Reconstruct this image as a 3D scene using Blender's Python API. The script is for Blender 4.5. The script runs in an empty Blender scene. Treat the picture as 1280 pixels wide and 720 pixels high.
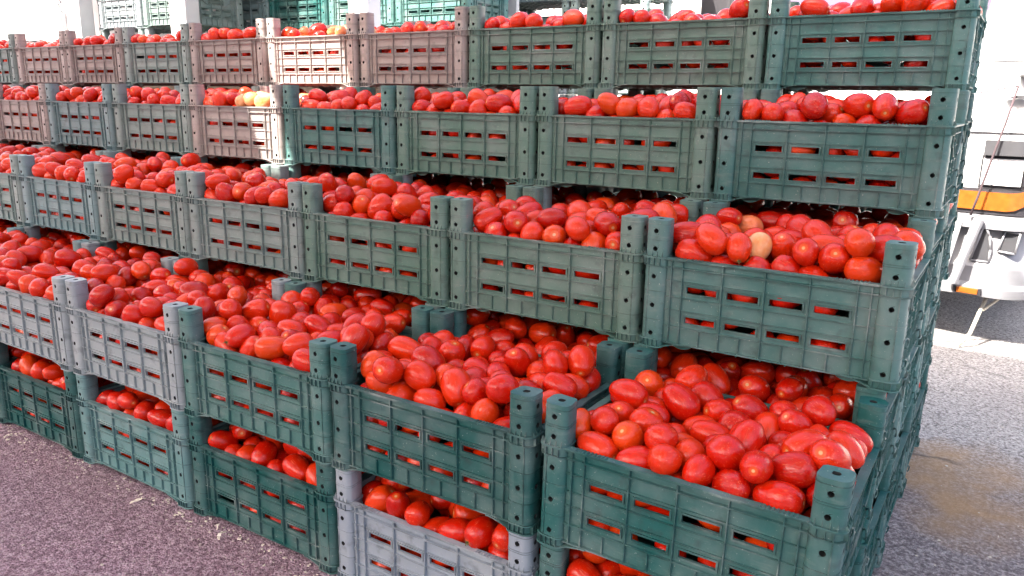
import bpy, bmesh, math, random
import numpy as np
from mathutils import Vector, Matrix, Euler, Quaternion
from mathutils.bvhtree import BVHTree

random.seed(7)
rng = np.random.default_rng(7)
scene = bpy.context.scene
col = scene.collection

# ------------------------------------------------------------------ camera
CAM = Vector((0.1392, -1.1015, 1.0233))
YAW, PITCH, ROLL, FPX = -0.5689, 0.2369, 0.016, 977.3
fwd = Vector((math.sin(YAW) * math.cos(PITCH), math.cos(YAW) * math.cos(PITCH), -math.sin(PITCH)))
rgt0 = Vector((math.cos(YAW), -math.sin(YAW), 0))
up0 = rgt0.cross(fwd)
rgt = rgt0 * math.cos(ROLL) + up0 * math.sin(ROLL)
upv = -rgt0 * math.sin(ROLL) + up0 * math.cos(ROLL)
cd = bpy.data.cameras.new('camera')
cam = bpy.data.objects.new('camera', cd)
col.objects.link(cam)
cam.matrix_world = Matrix(((rgt.x, upv.x, -fwd.x, CAM.x), (rgt.y, upv.y, -fwd.y, CAM.y), (rgt.z, upv.z, -fwd.z, CAM.z), (0, 0, 0, 1)))
cd.sensor_width = 36
cd.lens = FPX / 1280 * 36
cd.clip_start = 0.05
cd.clip_end = 500
scene.camera = cam

# ------------------------------------------------------------------ light
SUN_TO = Vector((-0.35, -0.83, 1.0)).normalized()
world = bpy.data.worlds.new('World')
scene.world = world
world.use_nodes = True
wn = world.node_tree
wn.nodes.clear()
sky = wn.nodes.new('ShaderNodeTexSky')
sky.sky_type = 'NISHITA'
sky.sun_disc = False
sky.sun_elevation = math.asin(SUN_TO.z)
sky.sun_rotation = math.atan2(SUN_TO.x, SUN_TO.y)
sky.dust_density = 7.0
sky.air_density = 0.8
sky.ozone_density = 0.3
bg = wn.nodes.new('ShaderNodeBackground')
bg.inputs['Strength'].default_value = 0.15
wo = wn.nodes.new('ShaderNodeOutputWorld')
wn.links.new(sky.outputs[0], bg.inputs[0])
wn.links.new(bg.outputs[0], wo.inputs[0])
sl = bpy.data.lights.new('sun', 'SUN')
sl.energy = 4.5
sl.angle = math.radians(0.5)
sl.color = (1.0, 0.95, 0.87)
sun = bpy.data.objects.new('sun', sl)
sun.rotation_euler = (-SUN_TO).to_track_quat('-Z', 'Y').to_euler()
sun.location = (-3, -6, 9)
col.objects.link(sun)
vs = scene.view_settings
vs.view_transform = 'Standard'
vs.look = 'None'
vs.gamma = 1.0
vs.exposure = 2.62
scene.cycles.max_bounces = 6
scene.cycles.diffuse_bounces = 3
scene.cycles.glossy_bounces = 2
scene.cycles.use_denoising = True


# ------------------------------------------------------------------ materials
def mat(name):
    m = bpy.data.materials.new(name)
    m.use_nodes = True
    nt = m.node_tree
    b = nt.nodes['Principled BSDF']
    return m, nt, b


def N(nt, t, **kw):
    n = nt.nodes.new(t)
    for k, v in kw.items():
        if k in n.inputs.keys():
            n.inputs[k].default_value = v
        else:
            setattr(n, k, v)
    return n


def ramp(nt, src, stops):
    r = nt.nodes.new('ShaderNodeValToRGB')
    cr = r.color_ramp
    while len(cr.elements) < len(stops):
        cr.elements.new(0.5)
    for e, (p, c) in zip(cr.elements, stops):
        e.position = p
        e.color = (c, c, c, 1) if isinstance(c, (int, float)) else (*c, 1)
    nt.links.new(src, r.inputs[0])
    return r.outputs[0]


def mixc(nt, fac, a, b, blend='MIX'):
    m = nt.nodes.new('ShaderNodeMix')
    m.data_type = 'RGBA'
    m.blend_type = blend
    for s, v in ((0, fac), (6, a), (7, b)):
        if hasattr(v, 'is_linked') or isinstance(v, bpy.types.NodeSocket):
            nt.links.new(v, m.inputs[s])
        elif s == 0:
            m.inputs[0].default_value = v
        else:
            m.inputs[s].default_value = (*v, 1) if len(v) == 3 else v
    return m.outputs[2]


def simple(name, c, rough=0.5, metal=0.0, nscale=12, namt=0.25, bump=0.0):
    m, nt, b = mat(name)
    tc = N(nt, 'ShaderNodeTexCoord')
    nz = N(nt, 'ShaderNodeTexNoise', Scale=nscale, Detail=6.0)
    nt.links.new(tc.outputs['Object'], nz.inputs['Vector'])
    f = ramp(nt, nz.outputs[0], [(0.3, 1 - namt), (0.7, 1.0)])
    nt.links.new(mixc(nt, 1.0, c, f, 'MULTIPLY'), b.inputs['Base Color'])
    b.inputs['Roughness'].default_value = rough
    b.inputs['Metallic'].default_value = metal
    if bump:
        bp = N(nt, 'ShaderNodeBump', Strength=bump, Distance=0.01)
        nt.links.new(nz.outputs[0], bp.inputs['Height'])
        nt.links.new(bp.outputs[0], b.inputs['Normal'])
    return m


def crate_plastic(name, edge):
    m, nt, b = mat(name)
    oi = N(nt, 'ShaderNodeObjectInfo')
    tc = N(nt, 'ShaderNodeTexCoord')
    geo = N(nt, 'ShaderNodeNewGeometry')
    pos = geo.outputs['Position']
    base = oi.outputs['Color']
    n1 = N(nt, 'ShaderNodeTexNoise', Scale=9.0, Detail=5.0, Roughness=0.6)
    nt.links.new(pos, n1.inputs['Vector'])
    faded = mixc(nt, 0.2, base, (0.36, 0.38, 0.37))
    c1 = mixc(nt, ramp(nt, n1.outputs[0], [(0.38, 0), (0.68, 1)]), base, faded)
    # dust smears, stretched along the tier
    mp = N(nt, 'ShaderNodeMapping')
    mp.inputs['Scale'].default_value = (14, 14, 60)
    nt.links.new(pos, mp.inputs['Vector'])
    n2 = N(nt, 'ShaderNodeTexNoise', Scale=1.0, Detail=7.0, Roughness=0.7)
    nt.links.new(mp.outputs[0], n2.inputs['Vector'])
    c2 = mixc(nt, ramp(nt, n2.outputs[0], [(0.56, 0), (0.80, 0.30)]), c1, (0.33, 0.33, 0.30))
    # fine specks and scratches
    n3 = N(nt, 'ShaderNodeTexNoise', Scale=260.0, Detail=3.0)
    nt.links.new(pos, n3.inputs['Vector'])
    c3 = mixc(nt, ramp(nt, n3.outputs[0], [(0.68, 0), (0.74, 0.5)]), c2, (0.5, 0.5, 0.47))
    n4 = N(nt, 'ShaderNodeTexNoise', Scale=34.0, Detail=4.0)
    nt.links.new(pos, n4.inputs['Vector'])
    c4 = mixc(nt, ramp(nt, n4.outputs[0], [(0.25, 0.45), (0.42, 0.0)]), c3, (0.03, 0.035, 0.035))
    out = c4
    if edge:
        dk = mixc(nt, 1.0, c4, (0.42, 0.46, 0.46), 'MULTIPLY')  # shade along the ribs multiplied into their colour
        out = mixc(nt, ramp(nt, n2.outputs[0], [(0.42, 0.85), (0.60, 0.1)]), c4, dk)
        out = mixc(nt, ramp(nt, n1.outputs[0], [(0.55, 0.0), (0.75, 0.30)]), out, (0.55, 0.57, 0.55))
    nt.links.new(out, b.inputs['Base Color'])
    nt.links.new(ramp(nt, n2.outputs[0], [(0.3, 0.38), (0.7, 0.62)]), b.inputs['Roughness'])
    b.inputs['Specular IOR Level'].default_value = 0.4
    bp = N(nt, 'ShaderNodeBump', Strength=0.25, Distance=0.002)
    nt.links.new(n4.outputs[0], bp.inputs['Height'])
    nt.links.new(bp.outputs[0], b.inputs['Normal'])
    return m


M_PL = crate_plastic('crate_plastic', False)
M_ED = crate_plastic('crate_plastic_edge_shade_wear', True)
M_HOLE = simple('post_hole_shade', (0.012, 0.014, 0.014), 0.8)  # near-black colour paints the shade inside the post holes


def tomato_material():
    m, nt, b = mat('tomato_skin')
    lp = N(nt, 'ShaderNodeAttribute', attribute_name='lp')
    rn = N(nt, 'ShaderNodeAttribute', attribute_name='rnd')
    oi = N(nt, 'ShaderNodeObjectInfo')
    off = N(nt, 'ShaderNodeVectorMath', operation='ADD')
    sc_ = N(nt, 'ShaderNodeMath', operation='MULTIPLY')
    sc_.inputs[1].default_value = 37.0
    nt.links.new(rn.outputs['Fac'], sc_.inputs[0])
    nt.links.new(lp.outputs['Vector'], off.inputs[0])
    nt.links.new(sc_.outputs[0], off.inputs[1])
    base = ramp(nt, rn.outputs['Fac'], [(0.0, (0.34, 0.003, 0.001)), (0.35, (0.48, 0.007, 0.001)),
                                        (0.75, (0.56, 0.022, 0.0016)), (1.0, (0.60, 0.045, 0.003))])
    n1 = N(nt, 'ShaderNodeTexNoise', Scale=1.3, Detail=3.0)
    nt.links.new(off.outputs[0], n1.inputs['Vector'])
    c1 = mixc(nt, ramp(nt, n1.outputs[0], [(0.5, 0), (0.78, 0.5)]), base, (0.54, 0.035, 0.004))
    # pale meridian streaks toward the stem end
    mp = N(nt, 'ShaderNodeMapping')
    mp.inputs['Scale'].default_value = (7, 7, 1.1)
    nt.links.new(off.outputs[0], mp.inputs['Vector'])
    n2 = N(nt, 'ShaderNodeTexNoise', Scale=1.6, Detail=3.0)
    nt.links.new(mp.outputs[0], n2.inputs['Vector'])
    c2 = mixc(nt, ramp(nt, n2.outputs[0], [(0.6, 0), (0.74, 0.45)]), c1, (0.70, 0.16, 0.07))
    # stem scar at the pole: brown disc inside a paler ring
    sep = N(nt, 'ShaderNodeSeparateXYZ')
    nt.links.new(lp.outputs['Vector'], sep.inputs[0])
    ring = ramp(nt, sep.outputs[2], [(0.95, 0.0), (0.992, 0.5)])
    scar = ramp(nt, sep.outputs[2], [(0.990, 0.0), (0.993, 0.8)])
    c3 = mixc(nt, ring, c2, (0.66, 0.13, 0.02))
    c4 = mixc(nt, scar, c3, (0.50, 0.36, 0.16))
    n3 = N(nt, 'ShaderNodeTexNoise', Scale=42.0, Detail=2.0)
    nt.links.new(off.outputs[0], n3.inputs['Vector'])
    c5 = mixc(nt, ramp(nt, n3.outputs[0], [(0.72, 0), (0.76, 0.6)]), c4, (0.75, 0.42, 0.30))
    # sun glare painted yellow, and two half-ripe ones, carry a value above 1.5
    gt = N(nt, 'ShaderNodeMapRange')
    gt.inputs['From Min'].default_value = 1.5
    gt.inputs['From Max'].default_value = 2.0
    nt.links.new(rn.outputs['Fac'], gt.inputs['Value'])
    yel = mixc(nt, ramp(nt, n1.outputs[0], [(0.35, 0), (0.7, 1)]), (0.80, 0.62, 0.30), (0.74, 0.34, 0.10))
    c7 = mixc(nt, gt.outputs[0], c5, yel)
    nt.links.new(c7, b.inputs['Base Color'])
    n4 = N(nt, 'ShaderNodeTexNoise', Scale=2.2, Detail=2.0)
    nt.links.new(off.outputs[0], n4.inputs['Vector'])
    nt.links.new(ramp(nt, n4.outputs[0], [(0.3, 0.07), (0.7, 0.24)]), b.inputs['Roughness'])
    b.inputs['Specular IOR Level'].default_value = 0.36
    n5 = N(nt, 'ShaderNodeTexNoise', Scale=3.4, Detail=4.0, Roughness=0.6, Distortion=1.2)
    nt.links.new(off.outputs[0], n5.inputs['Vector'])
    bp = N(nt, 'ShaderNodeBump', Strength=0.3, Distance=0.0030)
    nt.links.new(n5.outputs[0], bp.inputs['Height'])
    nt.links.new(bp.outputs[0], b.inputs['Normal'])
    return m


M_TOM = tomato_material()
M_STEM = simple('dry_green_stem', (0.10, 0.11, 0.03), 0.7)
M_WHITE = simple('white_vehicle_paint', (0.70, 0.70, 0.69), 0.35, nscale=3, namt=0.3)
M_SILVER = simple('silver_bumper_paint', (0.24, 0.24, 0.255), 0.42, 0.15, nscale=8, namt=0.3)
M_DARK = simple('dark_plastic', (0.02, 0.018, 0.022), 0.5)
M_GREY = simple('grey_trim', (0.045, 0.045, 0.05), 0.45)
M_RUB = simple('tyre_rubber', (0.02, 0.02, 0.02), 0.85)
M_ORANGE = simple('amber_lens', (0.26, 0.075, 0.012), 0.18, nscale=30, namt=0.3)
M_GLASS = simple('tinted_windscreen', (0.07, 0.05, 0.08), 0.08, nscale=2)
M_LAMP = simple('clear_headlamp_glass', (0.75, 0.75, 0.75), 0.1)
M_STEEL = simple('galvanised_steel', (0.40, 0.41, 0.42), 0.4, 0.7)
M_ROPE = simple('pale_rope', (0.55, 0.5, 0.42), 0.9, nscale=200, bump=0.4)
M_STRAP = simple('dark_strap', (0.05, 0.03, 0.035), 0.8)
M_HUSK = simple('dry_husk', (0.72, 0.66, 0.56), 0.8, nscale=60)
M_WALL = simple('pale_render', (0.55, 0.53, 0.50), 0.9, nscale=2, namt=0.2)
M_BLOCKER = simple('sky_blocker_render', (0.36, 0.33, 0.29), 0.9, nscale=2, namt=0.3)
M_BED = simple('truck_bed_planks', (0.20, 0.15, 0.11), 0.8, nscale=7, namt=0.5)


def canopy_material():
    m, nt, b = mat('canopy_fabric')
    out = nt.nodes['Material Output']
    nt.nodes.remove(b)
    tc = N(nt, 'ShaderNodeTexCoord')
    nz = N(nt, 'ShaderNodeTexNoise', Scale=1.4, Detail=5.0)
    nt.links.new(tc.outputs['Object'], nz.inputs['Vector'])
    c = mixc(nt, nz.outputs[0], (0.84, 0.81, 0.76), (0.72, 0.69, 0.65))
    d = N(nt, 'ShaderNodeBsdfDiffuse')
    t = N(nt, 'ShaderNodeBsdfTranslucent')
    nt.links.new(c, d.inputs[0])
    nt.links.new(c, t.inputs[0])
    mx = N(nt, 'ShaderNodeMixShader')
    mx.inputs[0].default_value = 0.25
    nt.links.new(d.outputs[0], mx.inputs[1])
    nt.links.new(t.outputs[0], mx.inputs[2])
    nt.links.new(mx.outputs[0], out.inputs[0])
    return m


M_CANOPY = canopy_material()


def ground_material():
    m, nt, b = mat('worn_asphalt')
    geo = N(nt, 'ShaderNodeNewGeometry')
    pos = geo.outputs['Position']
    vor = N(nt, 'ShaderNodeTexVoronoi', Scale=210.0)
    nt.links.new(pos, vor.inputs['Vector'])
    hsv = N(nt, 'ShaderNodeSeparateColor')
    nt.links.new(vor.outputs['Color'], hsv.inputs[0])
    n_f = N(nt, 'ShaderNodeTexNoise', Scale=95.0, Detail=7.0, Roughness=0.8)
    nt.links.new(pos, n_f.inputs['Vector'])
    n_l = N(nt, 'ShaderNodeTexNoise', Scale=1.3, Detail=4.0)
    nt.links.new(pos, n_l.inputs['Vector'])
    # red canopy light painted as mauve ground before the stack, neutral grey beside
    sp = N(nt, 'ShaderNodeSeparateXYZ')
    nt.links.new(pos, sp.inputs[0])
    side = N(nt, 'ShaderNodeMapRange')
    side.inputs['From Min'].default_value = -0.9
    side.inputs['From Max'].default_value = -0.3
    nt.links.new(sp.outputs[0], side.inputs['Value'])
    red = ramp(nt, n_f.outputs[0], [(0.37, (0.12, 0.062, 0.085)), (0.5, (0.44, 0.275, 0.345)), (0.62, (0.80, 0.62, 0.70))])
    gry = ramp(nt, n_f.outputs[0], [(0.36, (0.08, 0.066, 0.072)), (0.5, (0.32, 0.28, 0.295)), (0.62, (0.70, 0.65, 0.66))])
    pale = ramp(nt, n_f.outputs[0], [(0.39, (0.14, 0.125, 0.115)), (0.5, (0.60, 0.565, 0.53)), (0.59, (0.88, 0.85, 0.82))])  # brighter light toward the van painted as paler ground
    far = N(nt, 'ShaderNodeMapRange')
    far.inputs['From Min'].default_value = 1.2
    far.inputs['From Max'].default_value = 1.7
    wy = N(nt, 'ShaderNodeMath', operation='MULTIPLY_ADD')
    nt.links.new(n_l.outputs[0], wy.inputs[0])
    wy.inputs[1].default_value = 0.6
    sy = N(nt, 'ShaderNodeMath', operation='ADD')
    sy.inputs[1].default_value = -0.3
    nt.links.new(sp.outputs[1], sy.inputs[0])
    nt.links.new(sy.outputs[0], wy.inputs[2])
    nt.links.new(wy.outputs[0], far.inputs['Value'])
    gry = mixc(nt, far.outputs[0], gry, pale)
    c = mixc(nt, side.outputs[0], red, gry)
    c = mixc(nt, 0.55, c, ramp(nt, hsv.outputs[0], [(0.1, 0.35), (0.9, 1.0)]), 'MULTIPLY')
    c = mixc(nt, ramp(nt, hsv.outputs[1], [(0.95, 0), (0.97, 0.7)]), c, (0.62, 0.52, 0.50))
    c = mixc(nt, ramp(nt, n_l.outputs[0], [(0.4, 0.0), (0.7, 0.35)]), c, (0.21, 0.17, 0.18))
    # ochre stain beside the stack
    d1 = N(nt, 'ShaderNodeVectorMath', operation='SUBTRACT')
    nt.links.new(pos, d1.inputs[0])
    d1.inputs[1].default_value = (0.32, 1.46, 0)
    wob = N(nt, 'ShaderNodeVectorMath', operation='MULTIPLY_ADD')
    n_w = N(nt, 'ShaderNodeTexNoise', Scale=5.0, Detail=4.0)
    nt.links.new(pos, n_w.inputs['Vector'])
    nt.links.new(n_w.outputs['Color'], wob.inputs[0])
    wob.inputs[1].default_value = (0.35, 0.35, 0)
    nt.links.new(d1.outputs[0], wob.inputs[2])
    sc2 = N(nt, 'ShaderNodeVectorMath', operation='MULTIPLY')
    sc2.inputs[1].default_value = (3.2, 2.4, 0)
    nt.links.new(wob.outputs[0], sc2.inputs[0])
    ln = N(nt, 'ShaderNodeVectorMath', operation='LENGTH')
    nt.links.new(sc2.outputs[0], ln.inputs[0])
    c = mixc(nt, mixc(nt, 1.0, ramp(nt, ln.outputs['Value'], [(0.50, 0.75), (0.9, 0.0)]), ramp(nt, n_w.outputs[0], [(0.32, 0.25), (0.6, 1.0)]), 'MULTIPLY'), c, (0.52, 0.32, 0.15), 'MIX')
    # branching cracks, only here and there
    wv = N(nt, 'ShaderNodeVectorMath', operation='MULTIPLY_ADD')
    nt.links.new(n_w.outputs['Color'], wv.inputs[0])
    wv.inputs[1].default_value = (0.25, 0.25, 0)
    nt.links.new(pos, wv.inputs[2])
    vc = N(nt, 'ShaderNodeTexVoronoi', Scale=1.1)
    vc.feature = 'DISTANCE_TO_EDGE'
    nt.links.new(wv.outputs[0], vc.inputs['Vector'])
    crk = ramp(nt, vc.outputs['Distance'], [(0.006, 0.6), (0.016, 0.0)])
    msk = N(nt, 'ShaderNodeMath', operation='MULTIPLY')
    nt.links.new(crk, msk.inputs[0])
    nt.links.new(ramp(nt, n_l.outputs[0], [(0.48, 0.0), (0.56, 1.0)]), msk.inputs[1])
    c = mixc(nt, msk.outputs[0], c, (0.05, 0.045, 0.045))
    nt.links.new(c, b.inputs['Base Color'])
    b.inputs['Roughness'].default_value = 0.82
    b.inputs['Specular IOR Level'].default_value = 0.3
    add = N(nt, 'ShaderNodeMath', operation='MULTIPLY_ADD')
    nt.links.new(vor.outputs['Distance'], add.inputs[0])
    add.inputs[1].default_value = -0.6
    nt.links.new(n_f.outputs[0], add.inputs[2])
    bp = N(nt, 'ShaderNodeBump', Strength=1.0, Distance=0.016)
    nt.links.new(add.outputs[0], bp.inputs['Height'])
    nt.links.new(bp.outputs[0], b.inputs['Normal'])
    return m


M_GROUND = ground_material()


# ------------------------------------------------------------------ mesh helpers
class MB:
    def __init__(self):
        self.v, self.f, self.m = [], [], []

    def face(self, pts, mi=0):
        i = len(self.v)
        self.v += [tuple(p) for p in pts]
        self.f.append(tuple(range(i, i + len(pts))))
        self.m.append(mi)

    def box(self, x0, x1, y0, y1, z0, z1, mi=0, T=None, mis=None):
        if x0 > x1: x0, x1 = x1, x0
        if y0 > y1: y0, y1 = y1, y0
        if z0 > z1: z0, z1 = z1, z0
        P = [(x0, y0, z0), (x1, y0, z0), (x1, y1, z0), (x0, y1, z0), (x0, y0, z1), (x1, y0, z1), (x1, y1, z1), (x0, y1, z1)]
        if T: P = [T(*p) for p in P]
        i = len(self.v)
        self.v += [tuple(p) for p in P]
        F = [(0, 3, 2, 1), (4, 5, 6, 7), (0, 1, 5, 4), (2, 3, 7, 6), (1, 2, 6, 5), (3, 0, 4, 7)]
        for k, f in enumerate(F):
            self.f.append(tuple(i + a for a in f))
            self.m.append(mis[k] if mis else mi)

    def prism(self, poly, z0, z1, mi=0, T=None, cap=True):
        i = len(self.v)
        n = len(poly)
        for z in (z0, z1):
            for (x, y) in poly:
                self.v.append(tuple(T(x, y, z)) if T else (x, y, z))
        for k in range(n):
            a, b = k, (k + 1) % n
            self.f.append((i + a, i + b, i + n + b, i + n + a))
            self.m.append(mi)
        if cap:
            self.f.append(tuple(i + k for k in reversed(range(n))))
            self.m.append(mi)
            self.f.append(tuple(i + n + k for k in range(n)))
            self.m.append(mi)

    def tube(self, pts, r, seg=8, mi=0, cap=True):
        pts = [Vector(p) for p in pts]
        rings = []
        for k, p in enumerate(pts):
            d = (pts[min(k + 1, len(pts) - 1)] - pts[max(k - 1, 0)]).normalized()
            a = d.orthogonal().normalized() if k == 0 else (prev - d * prev.dot(d)).normalized()
            prev = a
            b = d.cross(a)
            rr = r[k] if isinstance(r, (list, tuple)) else r
            i = len(self.v)
            for s in range(seg):
                t = 2 * math.pi * s / seg
                self.v.append(tuple(p + a * math.cos(t) * rr + b * math.sin(t) * rr))
            rings.append(i)
        for i, j in zip(rings, rings[1:]):
            for s in range(seg):
                self.f.append((i + s, i + (s + 1) % seg, j + (s + 1) % seg, j + s))
                self.m.append(mi)
        if cap:
            self.f.append(tuple(rings[0] + s for s in reversed(range(seg))))
            self.f.append(tuple(rings[-1] + s for s in range(seg)))
            self.m += [mi, mi]

    def mesh(self, name, mats, smooth=False, bevel=0, fix=True):
        me = bpy.data.meshes.new(name)
        me.from_pydata(self.v, [], self.f)
        for m in mats:
            me.materials.append(m)
        me.polygons.foreach_set('material_index', self.m)
        if fix or bevel:
            bm = bmesh.new()
            bm.from_mesh(me)
            if fix:
                bmesh.ops.remove_doubles(bm, verts=bm.verts, dist=1e-6)
                bmesh.ops.recalc_face_normals(bm, faces=bm.faces)
            if bevel:
                es = [e for e in bm.edges if e.is_manifold and e.calc_face_angle(0) > 0.6]
                bmesh.ops.bevel(bm, geom=es, offset=bevel, segments=2, affect='EDGES', profile=0.6)
            bm.to_mesh(me)
            bm.free()
        if smooth:
            me.polygons.foreach_set('use_smooth', [True] * len(me.polygons))
        return me


def put(name, me, parent=None, loc=None, **props):
    o = bpy.data.objects.new(name, me)
    col.objects.link(o)
    if parent: o.parent = parent
    if loc is not None: o.location = loc
    for k, v in props.items():
        o[k] = v
    return o


def empty(name, loc=(0, 0, 0), rz=0, **props):
    o = bpy.data.objects.new(name, None)
    o.empty_display_size = 0.1
    col.objects.link(o)
    o.location = loc
    o.rotation_euler = (0, 0, rz)
    for k, v in props.items():
        o[k] = v
    return o


def sm(me, ang=35):
    """smooth shading with hard edges kept above an angle"""
    bm = bmesh.new()
    bm.from_mesh(me)
    for f in bm.faces: f.smooth = True
    for e in bm.edges:
        e.smooth = not (len(e.link_faces) == 2 and e.calc_face_angle(0) > math.radians(ang))
    bm.to_mesh(me)
    bm.free()
    return me


# ------------------------------------------------------------------ ground and canopy
def build_ground():
    xs = sorted(set([-60, -40, -25, -15, -10, 10, 20, 40, 60] + [round(-8 + 0.5 * k, 2) for k in range(25)] ))
    ys = sorted(set([-40, -25, -15, -8, 20, 40, 70, 110] + [round(-4 + 0.5 * k, 2) for k in range(33)]))
    b = MB()
    idx = {}
    def zz(x, y):
        t = min(max((x + 0.6) / 0.8, 0), 1)
        return -0.004 - 0.016 * t * t * (3 - 2 * t)
    for y in ys:
        for x in xs:
            idx[x, y] = len(b.v)
            b.v.append((x, y, zz(x, y)))
    for y0, y1 in zip(ys, ys[1:]):
        for x0, x1 in zip(xs, xs[1:]):
            b.f.append((idx[x0, y0], idx[x1, y0], idx[x1, y1], idx[x0, y1]))
            b.m.append(0)
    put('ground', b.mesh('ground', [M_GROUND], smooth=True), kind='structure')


build_ground()

CZ = 3.0


def build_canopy():
    root = empty('market_canopy', (0, 0, 0), label='pale fabric market canopy on steel poles stretched above the crates', category='canopy')
    b = MB()
    X0, X1, Y0, Y1 = -7.2, 1.3, -4.4, 0.22
    hx0, hx1, hx2 = -3.12, -2.86, -2.70       # torn slit that lets one beam of sun through
    hy0, hy1, hy2 = -1.16, -0.82, -0.22
    def zc(x, y): return CZ + 0.05 * math.cos(x * 1.9) * (y - Y1) / 4
    def sheet(x0, x1, y0, y1):
        n = max(1, int((x1 - x0) / 0.6))
        for k in range(n):
            a, c = x0 + (x1 - x0) * k / n, x0 + (x1 - x0) * (k + 1) / n
            b.box(a, c, y0, y1, CZ, CZ + 0.004)
    sheet(X0, hx0, Y0, Y1)
    sheet(hx2, X1, Y0, Y1)
    sheet(hx0, hx2, hy2, Y1)
    sheet(hx0, hx2, Y0, hy0)
    sheet(hx0, hx1, hy0, hy1)
    put('canopy_sheet', b.mesh('canopy_sheet', [M_CANOPY], fix=False), root)
    fr = MB()
    for y in (Y0, (Y0 + Y1) / 2 - 1.2, Y1 + 0.02):
        fr.tube([(X0, y, CZ - 0.03), (X1, y, CZ - 0.03)], 0.02)
    put('canopy_rail', fr.mesh('canopy_rail', [M_STEEL], smooth=True), root)
    for (x, y) in ((X0, Y0), (X1, Y0), (X0, Y1), (X1, Y1 + 0.02), (-2.8, Y0)):
        p = MB()
        p.tube([(x, y, -0.02), (x, y, CZ - 0.04)], 0.03, 12)
        put('canopy_pole', sm(p.mesh('canopy_pole', [M_STEEL])), root)


build_canopy()

# ------------------------------------------------------------------ crate
PZ = 0.2647          # tier pitch
DY = 0.3852          # row pitch
WX = 0.5             # column pitch
HX, HY = 0.2468, 0.1880   # half outer size at the posts
RIM = 0.190
POST = PZ - 0.0006


def panel_mesh(name, L, T, cells, half, slots, extra=()):
    """panel of length 2L; T maps (u, out, z) to crate space; slots = [(u0,u1,z0,z1)], proud ribs and frames"""
    b = MB()
    z0, z1 = 0.012, RIM - 0.004
    t0, t1 = -0.0030, 0.0
    us = sorted(set([-L, L] + [s[0] for s in slots] + [s[1] for s in slots]))
    zs = sorted(set([z0, z1] + [s[2] for s in slots] + [s[3] for s in slots]))
    def hole(u, z): return any(s[0] < u < s[1] and s[2] < z < s[3] for s in slots)
    for za, zb in zip(zs, zs[1:]):
        run = None
        for ua, ub in list(zip(us, us[1:])) + [(None, None)]:
            solid = ua is not None and not hole((ua + ub) / 2, (za + zb) / 2)
            if solid:
                run = (run[0], ub) if run else (ua, ub)
            elif run:
                b.box(run[0], run[1], t0, t1, za, zb, T=T)
                run = None
    # slot frames
    w, h = 0.0032, 0.0030
    for (a, c, d, e) in slots:
        for bx in ((a - w, c + w, d - w, d), (a - w, c + w, e, e + w), (a - w, a, d, e), (c, c + w, d, e)):
            b.box(bx[0], bx[1], -0.0005, h, bx[2], bx[3], T=T, mis=[0, 0, 0, 1, 0, 0])
    rw = 0.0011
    MISR = [0, 0, 0, 1, 0, 0]
    # vertical ribs
    for u in cells:
        b.box(u - rw, u + rw, -0.0005, 0.0062, 0.012, RIM - 0.006, T=T, mis=MISR)
    for k, u in enumerate([(a + c) / 2 for a, c in zip(cells, cells[1:]) if c - a > 0.03]):
        b.box(u - rw, u + rw, -0.0005, 0.0052, 0.013, 0.046, T=T, mis=MISR)
    # horizontal ribs
    for z, pr, th in ((0.171, 0.0075, 0.0012), (0.143, 0.0042, 0.0009), (0.110, 0.0044, 0.0009), (0.083, 0.0042, 0.0009), (0.048, 0.0055, 0.0011), (0.0135, 0.0070, 0.0013)):
        b.box(-L, L, -0.0004, pr, z - th, z + th, T=T, mis=MISR)
    for e in extra:
        e(b, T)
    return b.mesh(name, [M_PL, M_ED], fix=False)


FL = HX - 0.050       # half length of the long panel between the posts
EL = HY - 0.050


def lugs(b, T):
    for s in (-1, 1):
        poly = [(s * 0.160 + 0.024 * math.cos(a), 0.013 - 0.014 * math.sin(a)) for a in [math.pi * k / 8 for k in range(9)]]
        b.prism(poly, -0.016, -0.010, T=lambda x, y, z: T(x, z, y))
        # arched strap from the foot to the panel bottom
        pts = [(s * (FL + 0.004 - 0.05 * k / 6), 0.002 + 0.011 * math.sin(math.pi / 2 * k / 6)) for k in range(7)]
        for (u0, za), (u1, zb) in zip(pts, pts[1:]):
            a, c = (u0, u1) if u0 < u1 else (u1, u0)
            zl, zr = (za, zb) if u0 < u1 else (zb, za)
            P = [(a, -0.006, zl - .001), (c, -0.006, zr - .001), (c, .010, zr - .001), (a, .010, zl - .001), (a, -0.006, zl + .0014), (c, -0.006, zr + .0014), (c, .010, zr + .0014), (a, .010, zl + .0014)]
            i = len(b.v)
            b.v += [tuple(T(*p)) for p in P]
            for k, f in enumerate([(0, 3, 2, 1), (4, 5, 6, 7), (0, 1, 5, 4), (2, 3, 7, 6), (1, 2, 6, 5), (3, 0, 4, 7)]):
                b.f.append(tuple(i + q for q in f))
                b.m.append(1 if k == 3 else 0)


long_cells = [-0.186, -0.163, -0.0815, 0.0, 0.0815, 0.163, 0.186]
long_slots = []
for k in range(4):
    uc = -0.12225 + 0.0815 * k
    for zc in (0.1275, 0.0655):
        long_slots.append((uc - 0.0305, uc + 0.0305, zc - 0.0068, zc + 0.0068))
end_cells = [-0.126, -0.105, -0.035, 0.035, 0.105, 0.126]
end_slots = []
for k in range(3):
    uc = -0.07 + 0.07 * k
    for zc in (0.098, 0.0655):
        end_slots.append((uc - 0.026, uc + 0.026, zc - 0.006, zc + 0.006))
end_slots.append((-0.052, 0.052, 0.130, 0.156))


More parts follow.
